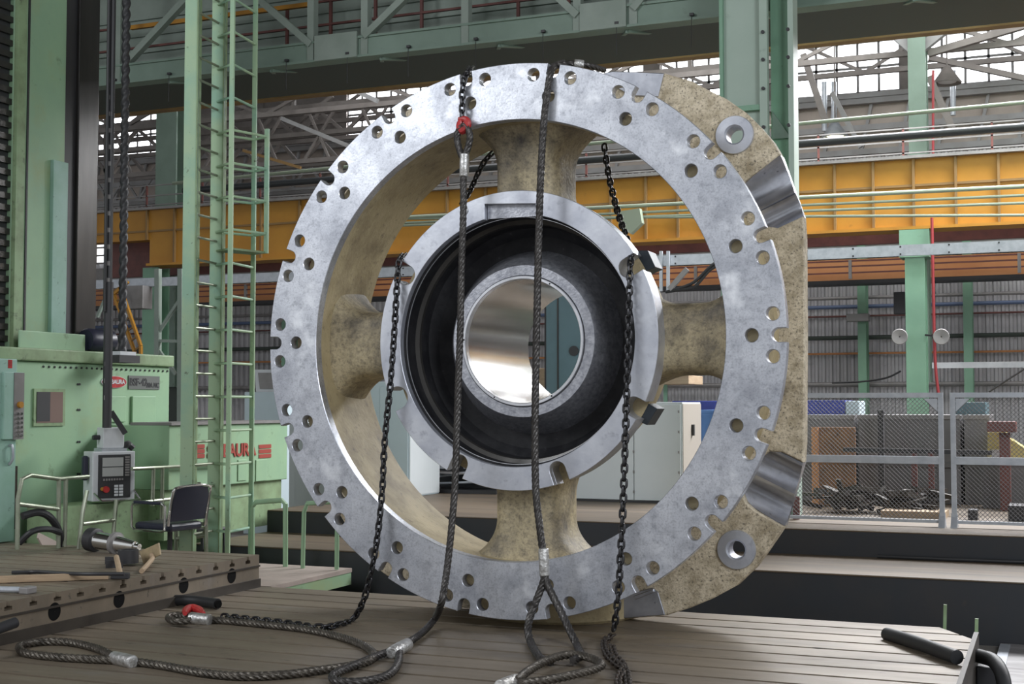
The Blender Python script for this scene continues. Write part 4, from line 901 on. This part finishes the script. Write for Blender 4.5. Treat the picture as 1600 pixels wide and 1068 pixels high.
rail('low two legged tube barrier below the control console', [('post', [(136, 766), (129, 800), (123, 857)]), ('post', [(182, 780), (180, 800), (176, 845)]), ('mid_rail', [(129, 818), (178, 812)])], x=-4.7)
rail('narrow tube step ladder frame directly behind the office chair', [('post', [(275, 862), (276, 775), (284, 758), (312, 756), (321, 766), (322, 862)]), ('rung', [(277, 804), (321, 800)]), ('rung', [(277, 823), (322, 818)]), ('rung', [(277, 841), (322, 836)])], y=2.35, r=.022)
# hoses at far left
b = MB(); b.tube(smooth_path([atx(35, 806, -5.0), atx(58, 800, -4.95), atx(76, 806, -4.9), atx(90, 825, -4.9), atx(98, 852, -4.95)], .04), .035, 10); tag(b.build('hose', M['rubber']), 'thick black hose curling down behind the bent handrail at far left', 'hose')
b = MB(); b.tube(smooth_path([atx(30, 848, -5.0), atx(50, 830, -4.9), atx(75, 826, -4.85), atx(95, 832, -4.85)], .04), .028, 10); tag(b.build('hose', M['rubber']), 'thinner black hose looping low beside the bent handrail at far left', 'hose')
b = MB(); b.prism([atx(62, 832, -4.75), atx(88, 845, -4.75), atx(88, 851, -4.75), atx(66, 851, -4.75), atx(60, 840, -4.75)], (-.02, 0, 0)); tag(b.build('scrap_sheet', M['pink'], None, 0), 'curved pale sheet scrap on the floor at far left', 'scrap')
# big ladder with safety cage
def gp(px, D): r = ray(px, 600); d = -r.x * _s + r.y * _c; return CAM + r * (D / d)
la = thing('cage_ladder', 'tall pale green steel ladder with safety cage left of the ring', 'ladder', V((gp(295, 13.2).x, gp(295, 13.2).y, -.1)))
pA_, pB2 = gp(293.5, 13.2), gp(335.5, 13.62); ZB, ZT = -.1, 8.5
for p, w in ((pA_, .135), (pB2, .128)):
    b = MB(); e1 = V((_c, _s, 0)); e2 = V((-_s, _c, 0)); fb(b, V((p.x, p.y, 0)), e1, -e2, -w / 2, w / 2, -.05, 0, ZB, ZT); b.build('stringer', M['ladder'], la, 0)
    b = MB(); fb(b, V((p.x, p.y, 0)), e1, -e2, w / 2 - .012, w / 2, -.14, .01, ZB, ZT); b.build('stringer_flange', M['mintold'], la, 0)
z = .12
while z < ZT:
    b = MB(); b.cyl((pA_.x + _c * .05 - _s * .03, pA_.y + _s * .05 + _c * .03, z), (pB2.x, pB2.y, z), .013, 8); b.build('rung', M['tube'], la); z += .225
pc1, pc2, pc3 = gp(358, 13.4), gp(394, 13.9), gp(414, 13.75)
zc3 = atz(414, 395, 0); zlow = 1.61 + (632 - 395) / 2100 * 13.75
zhigh = 1.61 + (632 - 198) / 2100 * 13.75
for p, z0, z1 in ((pc1, ZB, ZT), (pc2, ZB, ZT), (pc3, zlow, zhigh)):
    b = MB(); b.beam((p.x, p.y, z0), (p.x, p.y, z1), .05, .02); b.build('cage_bar', M['ladder'], la, 0)
z = .35
while z < ZT:
    in3 = zlow <= z <= zhigh
    ps = [pB2, pc1] + ([pc3] if in3 else []) + [pc2] + ([pB2] if in3 else [])
    b = MB(); b.tube([(p.x, p.y, z) for p in ps], .014, 8); b.build('cage_hoop', M['ladder'], la); z += .335
b = MB(); b.prism([(p.x, p.y, zlow) for p in (pB2, pc1, pc3, pc2)], (0, 0, .02)); b.build('cage_plate', M['mintold'], la, 0)
# office chair
e1, e2 = V((_c, _s, 0)), V((-_s, _c, 0))
Oc = gp(292, 13.0); fwd = (e1 * -.86 + e2 * .51).normalized(); sd = V((-fwd.y, fwd.x, 0))
zs = 1.61 - (822 - 632) / 2100 * 12.9; zbk = 1.61 + -(757 - 632) / 2100 * 13.0
ch = thing('office_chair', 'dark office chair with chrome arm loops behind the handrail', 'chair', (Oc.x, Oc.y, zs - .45))
b = MB(); O2 = V((Oc.x, Oc.y, 0)); fb(b, O2, sd, fwd, -.22, .22, -.02, .46, zs - .04, zs + .04); b.build('seat', M['navy'], ch, 0, .03)
b = MB(); secs = []
for i in range(7):
    t = i / 6; zz = zs + .06 + (zbk - zs - .07) * t; w = .23 * (1 - .25 * max(0, t - .75) * 4 * .6); d = -.03 - .07 * t
    secs.append([O2 + sd * (w * a) + fwd * (d + h) + V((0, 0, zz)) for a, h in ((-1, 0), (0, -.03), (1, 0), (1, .05), (0, .02), (-1, .05))])
b.loft(secs); b.build('backrest', M['navy'], ch, 60)
b = MB(); pa = [O2 + sd * (.25 * a) + fwd * d + V((0, 0, zz)) for a, d, zz in ((-1, -.02, zs), (-1, -.07, zbk - .1), (-.8, -.10, zbk - .01), (.8, -.10, zbk - .01), (1, -.07, zbk - .1), (1, -.02, zs))]; b.tube(smooth_path(pa, .03), .014, 8); b.build('back_frame', M['chrome'], ch)
for sg in (-1, 1):
    b = MB(); pa = [O2 + sd * (.27 * sg) + fwd * d + V((0, 0, zz)) for d, zz in ((0, zs - .02), (.0, zs + .21), (.04, zs + .23), (.40, zs + .23), (.44, zs + .20), (.44, zs + .0), (.40, zs - .03), (.04, zs - .03))]; b.tube(pa, .013, 8, True); b.build('arm_loop', M['chrome'], ch)
    b = MB(); b.beam(O2 + sd * (.27 * sg) + fwd * .05 + V((0, 0, zs + .235)), O2 + sd * (.27 * sg) + fwd * .40 + V((0, 0, zs + .235)), .045, .03); b.build('arm_pad', M['navy'], ch, 0, .008)
b = MB(); c0 = O2 + fwd * .2; b.cyl(c0 + V((0, 0, zs - .04)), c0 + V((0, 0, zs - .38)), .025, 10); b.build('gas_column', M['charcoal'], ch)
for k in range(5):
    a = 2 * pi * k / 5; b = MB(); b.beam(c0 + V((0, 0, zs - .37)), c0 + V((.25 * cos(a), .25 * sin(a), zs - .42)), .04, .03); b.build('leg', M['charcoal'], ch, 0)
Os = gp(325, 14.1); st = thing('stool', 'low dark stool standing behind the narrow step ladder', 'stool', (Os.x, Os.y, -.25)); zz = 1.61 - (822 - 632) / 2100 * 14.1
b = MB(); b.box(Os.x - .16, Os.x + .16, Os.y - .15, Os.y + .15, zz - .05, zz); b.build('seat', M['charcoal'], st, 0, .015)
for sx in (-1, 1):
    for sy in (-1, 1): b = MB(); b.beam((Os.x + sx * .13, Os.y + sy * .12, zz - .05), (Os.x + sx * .15, Os.y + sy * .14, -.4), .03, .03); b.build('leg', M['charcoal'], st, 0)
# green step platform with tube rails
cs = atz(550, 887, 0.0); sp_ = thing('step_platform', 'pale topped green step platform between the raised plate and the ring', 'platform', (cs.x - 1, cs.y, -.4))
b = MB(); b.box(cs.x - 1.8, cs.x, YB + .03, cs.y, -.04, 0); b.build('step_top', M['pink'], sp_, 0)
b = MB(); b.box(cs.x - 1.8, cs.x - .005, YB + .03, cs.y - .005, -.16, -.041); b.build('step_side', M['mint'], sp_, 0)
b = MB(); b.box(cs.x - 1.6, cs.x - .2, YB + .2, cs.y - .2, -.4, -.16); b.build('step_foot', M['charcoal'], sp_, 0)
yr = cs.y - .15
rail('mint tube rail standing on the green step platform next to the raised plate', [('top_rail', [(394, 889), (394, 792), (400, 784), (440, 781), (446, 787), (446, 889)])], y=yr, m='mint', r=.026)
rail('mint tube rail on the green step platform, partly hidden by the ring', [('top_rail', [(473, 889), (475, 800), (480, 786), (520, 784), (527, 792), (526, 889)])], y=yr - .05, m='mint', r=.022)
# tools on the raised plate
zt_ = ZL
A = atz(152, 862, zt_) + V((0, 0, .105)); B_ = atz(214, 866, zt_) + V((0, 0, .07)); d = B_ - A
tl = thing('tool_arbor', 'shiny taper tool arbor lying on the raised plate', 'tool', A - V((0, 0, .1)))
f_ = lambda t: A + d * t
b = MB(); b.tube([f_(-.22), f_(-.2), f_(-.02), f_(0)], .1, 28, rad=[.06, .105, .105, .085]); b.build('cutter_head', M['charcoal'], tl, 30)
b = MB(); b.tube([f_(0), f_(.42)], .08, 28, rad=[.082, .074]); b.build('arbor_body', M['chrome'], tl)
b = MB(); b.tube([f_(.42), f_(.43), f_(.5), f_(.51)], .1, 28, rad=[.075, .10, .10, .075]); b.build('collar', M['grey'], tl, 30)
b = MB(); b.tube([f_(.51), f_(.95), f_(.96), f_(1.06)], .07, 28, rad=[.072, .045, .03, .028]); b.build('taper_shank', M['chrome'], tl, 30)
wr_ = thing('ring_spanner', 'dark forked ring tool lying in front of the shiny arbor', 'tool', atz(200, 878, zt_))
q = atz(200, 879, zt_ + .02); b = MB(); b.lathe([(.06, -.02), (.085, -.02), (.085, .09), (.06, .09)], q + V((0, 0, .02)), 28, 'z'); b.build('ring_head', M['charcoal'], wr_, 30)
for o_ in (-4, 4): b = MB(); b.beam(atz(165, 878 + o_ * .8, zt_ + .03), atz(192, 878 + o_ * .6, zt_ + .03), .02, .06); b.build('fork_arm', M['charcoal'], wr_, 0)
hm = thing('hammer', 'small wooden handled hammer lying in front of the ring tool', 'hammer', atz(186, 897, zt_))
b = MB(); b.tube([atz(182, 870, zt_ + .09), atz(188, 898, zt_ + .025)], .022, 10); b.build('handle', M['wood'], hm); q = atz(188, 899, zt_ + .03); b = MB(); b.beam(q - e1 * .07, q + e1 * .07, .045, .045); b.build('hammer_head', M['charcoal'], hm, 0, .006)
sc = thing('scraper', 'wide bladed scraper with bent handle leaning up on the raised plate', 'scraper', atz(225, 886, zt_))
yb_s = atz(230, 880, zt_).y; b = MB(); b.prism([aty(218, 861, yb_s), aty(247, 848, yb_s), aty(250, 866, yb_s), aty(224, 880, yb_s)], (.0, .02, 0)); b.build('blade', M['plywood'], sc, 0)
b = MB(); b.tube(smooth_path([aty(236, 866, yb_s - .03), aty(238, 872, yb_s - .06), atz(232, 880, zt_ + .03), atz(221, 892, zt_ + .022)], .02), .02, 10); b.build('handle', M['wood'], sc)
b = MB(); b.beam(atz(-10, 905, zt_ + .028), atz(170, 899, zt_ + .028), .05, .05); tag(b.build('wooden_bar', M['wood'], None, 0, .004), 'long pale square bar lying on the raised plate', 'bar')
b = MB(); b.tube(smooth_path([atz(18, 894, zt_ + .018), atz(60, 893, zt_ + .018), atz(120, 896, zt_ + .06), atz(196, 896, zt_ + .062)], .03), .014, 8); tag(b.build('thin_rod', M['charcoal']), 'thin dark rod lying behind the pale square bar', 'rod')
b = MB(); q0, q1 = atz(-10, 920, zt_ + .025), atz(40, 921, zt_ + .025); sn = thing('spanner', 'grey spanner lying at the left edge of the raised plate', 'spanner', q0); b.tube([q0, q1], .022, 10); b.build('shank', M['galv'], sn); b = MB(); b.box(q1.x - .02, q1.x + .06, q1.y - .05, q1.y + .05, zt_, zt_ + .05); b.build('jaw', M['grey'], sn, 0, .01)

# ------------------------------------------------------------------ cabinets and clutter behind the ring
def cab(name, label, cat, pxa, pxb, pya, pyb, y, depth, m, ms=None, bev=.008):
    a, c = xcol(pxa, y, pya), xcol(pxb, y, pya); zt_ = zrow((pxa + pxb) / 2, pya, y); zb_ = (ZP2 if c > -4.8 else -.4) if pyb > 735 else zrow((pxa + pxb) / 2, pyb, y)
    t = thing(name, label, cat, ((a + c) / 2, y, zb_)); b = MB(); b.box(a, c, y, y + depth, zb_, zt_); b.build('body', M[m], t, 0, bev)
    if ms: b = MB(); b.box(c + .0005, c + .008, y + .01, y + depth - .01, zb_ + .02, zt_ - .02); b.build('side_panel', M[ms], t, 0)
    return t, a, c, zb_, zt_
def addp(t, nm, m, x0, x1, y0, y1, z0, z1, bev=0): b = MB(); b.box(x0, x1, y0, y1, z0, z1); return b.build(nm, M[m], t, 0, bev)
t, a, c, z0, z1 = cab('electric_cabinet', 'large pale grey two door electric cabinet seen through the ring, right of the bottom spoke', 'cabinet', 890, 1066, 628, 786, 7.3, .9, 'cab', 'cabside')
xm = xcol(991, 7.3, 700); addp(t, 'door', 'cab', a + .02, xm - .006, 7.28, 7.3, z0 + .03, z1 - .03, .004); dr = addp(t, 'door', 'cab', xm + .006, c - .02, 7.28, 7.3, z0 + .03, z1 - .03, .004)
for k in range(5):
    for x_ in (xm, c - .04): addp(t, 'hinge', 'grey', x_ - .008, x_ + .008, 7.265, 7.28, z0 + .12 + k * .25, z0 + .15 + k * .25)
q = atx(1076, 668, c); addp(t, 'handle', 'charcoal', c + .008, c + .04, 7.7, 7.75, q.z - .1, q.z + .04); addp(t, 'plinth', 'charcoal', a, c, 7.27, 7.29, z0, z0 + .025)
t, a, c, z0, z1 = cab('tall_cabinet', 'pale blue cabinet with grey side seen through the lower left of the ring', 'cabinet', 540, 640, 596, 780, 7.0, .92, 'cabblue', 'cab')
addp(t, 'door', 'cabblue', xcol(594, 7, 700), c - .02, 6.985, 7.0, z0 + .03, z1 - .06, .004); addp(t, 'label_plate', 'white', c + .008, c + .014, 7.1, 7.5, z1 - .62, z1 - .42)
q = aty(655, 708, 7.2); b = MB(); b.cyl((c + .008, 7.75, z1 - .66), (c + .05, 7.75, z1 - .66), .03, 10); b.build('handle', M['chrome'], t)
t, a, c, z0, z1 = cab('grey_cabinet', 'grey panelled cabinet peeping out left of the ring behind the mint bed', 'cabinet', 452, 520, 660, 776, 8.2, .8, 'cab')
addp(t, 'door', 'cab', xcol(462, 8.2, 720), xcol(492, 8.2, 720), 8.18, 8.2, z0 + .05, z1 - .05, .004)
t, a, c, z0, z1 = cab('machine_console', 'pale blue grey machine housing with sloped hood just left of the ring', 'machine', 382, 440, 612, 775, 9.0, .8, 'cabblue')
b = MB(); p = [aty(px, py, 9.05) for px, py in ((400, 612), (398, 577), (436, 577), (440, 612))]; b.prism(p, (0, .6, 0)); b.build('hood', M['white'], t, 0); b = MB(); p = [aty(px, py, 9.03) for px, py in ((406, 607), (403, 582), (430, 582), (434, 607))]; b.prism(p, (0, .03, 0)); b.build('hood_window', M['grey'], t, 0)
rk = thing('parts_rack', 'dark open rack of pipes and tools seen below the hub', 'rack', aty(705, 770, 8.0))
xa, xb = xcol(662, 8, 700), xcol(775, 8, 700); zr0, zr1 = ZP2, zrow(700, 672, 8)
addp(rk, 'back_panel', 'charcoal', xa, xb, 8.5, 8.55, zr0, zr1); addp(rk, 'shelf', 'charcoal', xa, xb, 8.0, 8.5, zr0, zr0 + .05); addp(rk, 'shelf', 'grey', xa, xb, 8.0, 8.5, zrow(700, 740, 8), zrow(700, 738, 8))
b = MB(); b.cyl((xcol(669, 8, 700), 7.95, zr0), (xcol(669, 8, 700), 7.95, zr1), .045, 12); b.build('rack_post', M['brown'], rk)
for i, (x0_, y0_, x1_, y1_, lab) in enumerate(((664, 724, 735, 712, 'highest'), (664, 746, 757, 735, 'middle'), (680, 755, 757, 752, 'lowest'))):
    b = MB(); b.cyl(aty(x0_, y0_, 8.1), aty(x1_, y1_, 8.15), .018, 8); tag(b.build('loose_pipe', M['galv']), lab + ' of the three bare pipes lying in the dark rack below the hub', 'pipe', 'pipes in the dark rack')
for i, (px, lab) in enumerate(((668, 'leftmost of the three grey fittings in the dark rack below the hub'), (690, 'middle of the three grey fittings in the dark rack below the hub'), (731, 'rightmost of the three grey fittings in the dark rack below the hub'))):
    q = aty(px, 726, 8.2); b = MB(); b.lathe([(.02, -.05), (.06, -.05), (.07, 0), (.05, .05), (.02, .05)], q, 14, 'z'); tag(b.build('pipe_fitting', M['galv']), lab, 'fitting', 'fittings in the dark rack')
t, a, c, z0, z1 = cab('blue_locker', 'blue steel locker seen between the pale grey cabinet and the ring', 'locker', 1094, 1140, 640, 786, 8.6, .6, 'bluebox'); addp(t, 'door', 'bluebox', a + .03, c - .03, 8.58, 8.6, z0 + .05, z1 - .05, .004)
t, a, c, z0, z1 = cab('blue_screen', 'deep blue partition sheet behind the blue locker', 'partition', 1050, 1140, 626, 740, 10.0, .05, 'blue')
for px in (1084, 1093): q0, q1 = aty(px - 3, 645, 9.99), aty(px + 3, 657, 9.99); addp(t, 'paper_notice', 'white', q0.x, q1.x, 9.985, 9.999, q1.z, q0.z)
t, a, c, z0, z1 = cab('canopy_board', 'pale timber board hanging flat behind the right spoke', 'board', 1000, 1076, 586, 600, 9.6, .8, 'wood')
b = MB(); b.beam(aty(1040, 600, 10), aty(1040, 640, 10), .05, .05, (0, 1, 0)); b.build('support_leg', M['greencol'], t, 0)
t, a, c, z0, z1 = cab('timber_crate', 'orange brown timber crate glimpsed through the bore', 'crate', 835, 853, 575, 780, 9.5, .5, 'wood')
addp(t, 'crate_batten', 'orange', a, c, 9.47, 9.5, z0 + .08, z0 + .14)
# ------------------------------------------------------------------ mesh fence at right
yfn = 5.2; zf0, zf1 = ZP2, zrow(1473, 613, yfn); zm = zrow(1473, 719, yfn)
def fence(pxa, pxb, label):
    a, c = xcol(pxa, yfn, 720), xcol(pxb, yfn, 720); t = thing('mesh_fence', label, 'fence', ((a + c) / 2, yfn, zf0), 'mesh fence panels')
    for nm, z0, z1 in (('top_rail', zf1 - .05, zf1), ('mid_rail', zm - .037, zm + .037), ('bottom_rail', zf0 + .04, zf0 + .07)): addp(t, nm, 'galv', a, c, yfn - .02, yfn + .02, z0, z1)
    for x_, sg in ((a, 1), (c, -1)):
        addp(t, 'post', 'galv', x_ - .024, x_ + .024, yfn - .025, yfn + .025, zf0, zf1)
        b = MB(); b.prism([(x_ + sg * .03, yfn - .015, zf1 - .06), (x_ + sg * .16, yfn - .015, zf1 - .06), (x_ + sg * .03, yfn - .015, zf1 - .19)], (0, .03, 0)); b.build('corner_gusset', M['galv'], t, 0)
        b = MB(); b.prism([(x_ - .03, yfn - .12, zf0), (x_ - .03, yfn + .12, zf0), (x_ - .03, yfn, zf0 + .14)], (.06, 0, 0)); b.build('foot', M['galv'], t, 0)
    b = MB(); p = .043; k = 0; w = c - a; h = zf1 - zf0 - .1
    n = int((w + h) / p)
    for i in range(1, n):
        s_ = i * p
        for sg in (0, 1):
            x0, z0 = (s_, 0) if s_ < w else (w, s_ - w); x1, z1 = (0, s_) if s_ < h else (s_ - h, h)
            if sg: x0, x1 = w - x0, w - x1
            yy_ = yfn + (.004 if sg else -.004); b.tube([(a + x0, yy_, zf0 + .06 + z0), (a + x1, yy_, zf0 + .06 + z1)], .0032, 4)
    b.build('wire_mesh', M['mesh'], t, 0)
fence(1200, 1471, 'galvanised mesh fence panel right beside the ring')
fence(1490, 1760, 'galvanised mesh fence panel at the right edge of the photo')
# things behind the fence
for i, (p0, p1, y, lab) in enumerate(((1250, 1334, 8.4, 'grey steel bin behind the fence, leftmost, behind the rusty board'), (1341, 1372, 8.4, 'narrow grey steel bin behind the fence, next to the white gap'), (1380, 1500, 8.5, 'wide grey steel bin behind the middle of the fence'), (1506, 1545, 8.5, 'grey steel bin behind the right fence panel'))):
    t, a, c, z0, z1 = cab('steel_bin', lab, 'bin', p0, p1, 648, 800, y, 1.2, 'greybox'); addp(t, 'rim', 'grey', a - .01, c + .01, y - .03, y, z1 - .05, z1); addp(t, 'rib', 'greybox', a, c, y - .04, y, z0 + .45, z0 + .5)
t, a, c, z0, z1 = cab('bin_frame', 'dark steel frame post between the grey bins behind the fence', 'post', 1371, 1380, 640, 800, 8.0, .1, 'charcoal')
t, a, c, z0, z1 = cab('rusty_board', 'rusty brown board leaning on the leftmost grey bin', 'board', 1271, 1336, 667, 762, 7.6, .05, 'board'); addp(t, 'side_batten', 'orange', a - .02, a + .06, 7.57, 7.6, z0, z1)
b = MB(); q0, q1 = aty(1318, 702, 7.3), aty(1550, 707, 7.3); b.beam(q0, q1, .06, .05); tag(b.build('long_bar', M['charcoal'], None, 0), 'long dark bar lying across in front of the grey bins', 'bar')
for px, lab in ((1430, 'red post on the left in front of the wide grey bin'), (1456, 'dark red post on the right in front of the wide grey bin')):
    q0 = aty(px, 708, 7.4); addp_ = MB(); addp_.box(q0.x - .03, q0.x + .03, 7.27, 7.33, ZP2, aty(px, 705, 7.3).z - .02); tag(addp_.build('trestle_post', M['brown'], None, 0), lab, 'post')
b = MB(); random.seed(3)
for k in range(70):
    px = random.uniform(1262, 1480); q = aty(px, 780, random.uniform(6.5, 7.1)); q.z = ZP2 + .07 + random.uniform(.0, .2)
    d = V((random.uniform(-1, 1), random.uniform(-1, 1), random.uniform(-.25, .25))).normalized() * random.uniform(.05, .22); b.beam(q - d, q + d, random.uniform(.02, .09), random.uniform(.02, .07))
o = stuff(tag(b.build('scrap_pile', M['bedside'], None, 0), 'heap of dark scrap on the platform behind the mesh fence', 'scrap'))
b = MB(); q0, q1 = aty(1378, 798, 6.3), aty(1478, 806, 6.3); b.box(q0.x, q1.x, 6.2, 6.7, ZP2, ZP2 + .07); tag(b.build('timber_plank', M['wood'], None, 0), 'pale timber plank on the platform behind the fence', 'plank')
t, a, c, z0, z1 = cab('blue_crate', 'bright blue container on top of the leftmost grey bin', 'container', 1255, 1320, 625, 648, 9.2, .8, 'blue')
t, a, c, z0, z1 = cab('lilac_crate', 'small pale violet container beside the bright blue one', 'container', 1321, 1342, 626, 648, 9.2, .6, 'cabblue')
t, a, c, z0, z1 = cab('teal_crate', 'dull teal container behind the right fence panel', 'container', 1487, 1540, 628, 650, 9.2, .8, 'teal')
t, a, c, z0, z1 = cab('post_crane', 'brown post with dark brown head box behind the right fence panel', 'post', 1561, 1578, 676, 796, 7.6, .12, 'brown'); q0, q1 = aty(1542, 658, 7.5), aty(1588, 675, 7.5); addp(t, 'head_box', 'brown', q0.x, q1.x, 7.45, 7.75, q1.z, q0.z, .01)
b = MB(); b.prism([aty(px, py, 7.9) for px, py in ((1543, 675), (1570, 675), (1576, 684), (1620, 712), (1620, 722), (1543, 722))], (0, .5, 0)); yt_ = thing('yellow_trolley', 'pale yellow sloping machine part behind the right fence panel', 'machine', aty(1570, 720, 7.9)); b.build('body', M['paleyellow'], yt_, 0)
q0, q1 = aty(1549, 702, 7.88), aty(1575, 722, 7.88); addp(yt_, 'white_panel', 'white', q0.x, q1.x, 7.87, 7.9, q1.z, q0.z); q0 = aty(1562, 722, 7.9); addp(yt_, 'stand', 'greybox', q0.x - .2, q0.x + .6, 8.0, 8.3, ZP2, q0.z)
t, a, c, z0, z1 = cab('dark_block', 'black block on the platform at the right edge behind the fence', 'block', 1575, 1625, 790, 812, 6.2, .4, 'charcoal'); t, a, c, z0, z1 = cab('small_block', 'small dark block on the platform left of the black block', 'block', 1512, 1527, 796, 810, 6.2, .2, 'charcoal')
b = MB(); q0, q1 = aty(1240, 775, 5.6), aty(1250, 812, 5.6); b.box(q0.x, q1.x, 5.55, 5.6, ZP2, q0.z); tag(b.build('brown_board', M['brown'], None, 0), 'narrow red brown board standing against the ring edge at right', 'board')


# ------------------------------------------------------------------ small fittings on the far wall and columns
for px, lab in ((1406, 'round floodlight on the left side of the big green column'), (1471, 'round floodlight on the right side of the big green column')):
    q = aty(px, 526, 13.6); t = thing('floodlight', lab, 'lamp', q, 'floodlights on the big green column')
    b = MB(); b.lathe([(.01, .12), (.06, .10), (.13, -.04), (.12, -.05), (.01, -.03)], q, 20); b.build('reflector', M['grey'], t)
    b = MB(); b.beam(q + V((0, .1, 0)), aty(1415 if px < 1430 else 1446, 523, 13.9), .03, .03); b.build('bracket_arm', M['charcoal'], t, 0)
def wallbox(pxa, pya, pxb, pyb, m, y, lab, cat='box'):
    a, c = aty(pxa, pya, y), aty(pxb, pyb, y); b = MB(); b.box(a.x, c.x, y, y + .25, c.z, a.z); return tag(b.build('wall_box', M[m], None, 0, .01), lab, cat)
wallbox(1396, 456, 1414, 490, 'charcoal', 18.6, 'dark box on the corrugated wall just left of the big green column')
wallbox(1322, 490, 1357, 501, 'grey', 18.9, 'flat grey box across the slim column nearest the ring')
a, c = aty(1453, 571, 17.5), aty(1640, 574, 17.5); b = MB(); b.box(a.x, c.x, 17.5, 17.6, a.z - .05, a.z + .06); tag(b.build('cable_tray', M['white'], None, 0), 'white cable tray running right from the big green column', 'tray')
b = MB(); b.tube(smooth_path([aty(1300, 598, 17), aty(1345, 596, 17), aty(1385, 590, 17), aty(1412, 577, 17)], .1), .018, 6); tag(b.build('slack_cable', M['rubber']), 'thin black cable sagging towards the big green column', 'cable')
b = MB(); b.cyl(aty(1545, 612, 9), aty(1610, 570, 9), .012, 6); tag(b.build('tie_rod', M['charcoal']), 'thin dark tie rod slanting up at the right edge above the fence', 'rod')
b = MB(); b.prism([aty(px, py, 13.0) for px, py in ((968, 330), (999, 325), (1003, 348), (985, 365), (966, 352))], (0, .15, 0)); tag(b.build('pipe_bracket', M['pipeg'], None, 0), 'grey green bracket behind the right hand chain in front of the yellow girder', 'bracket')

#==SECTIONS==
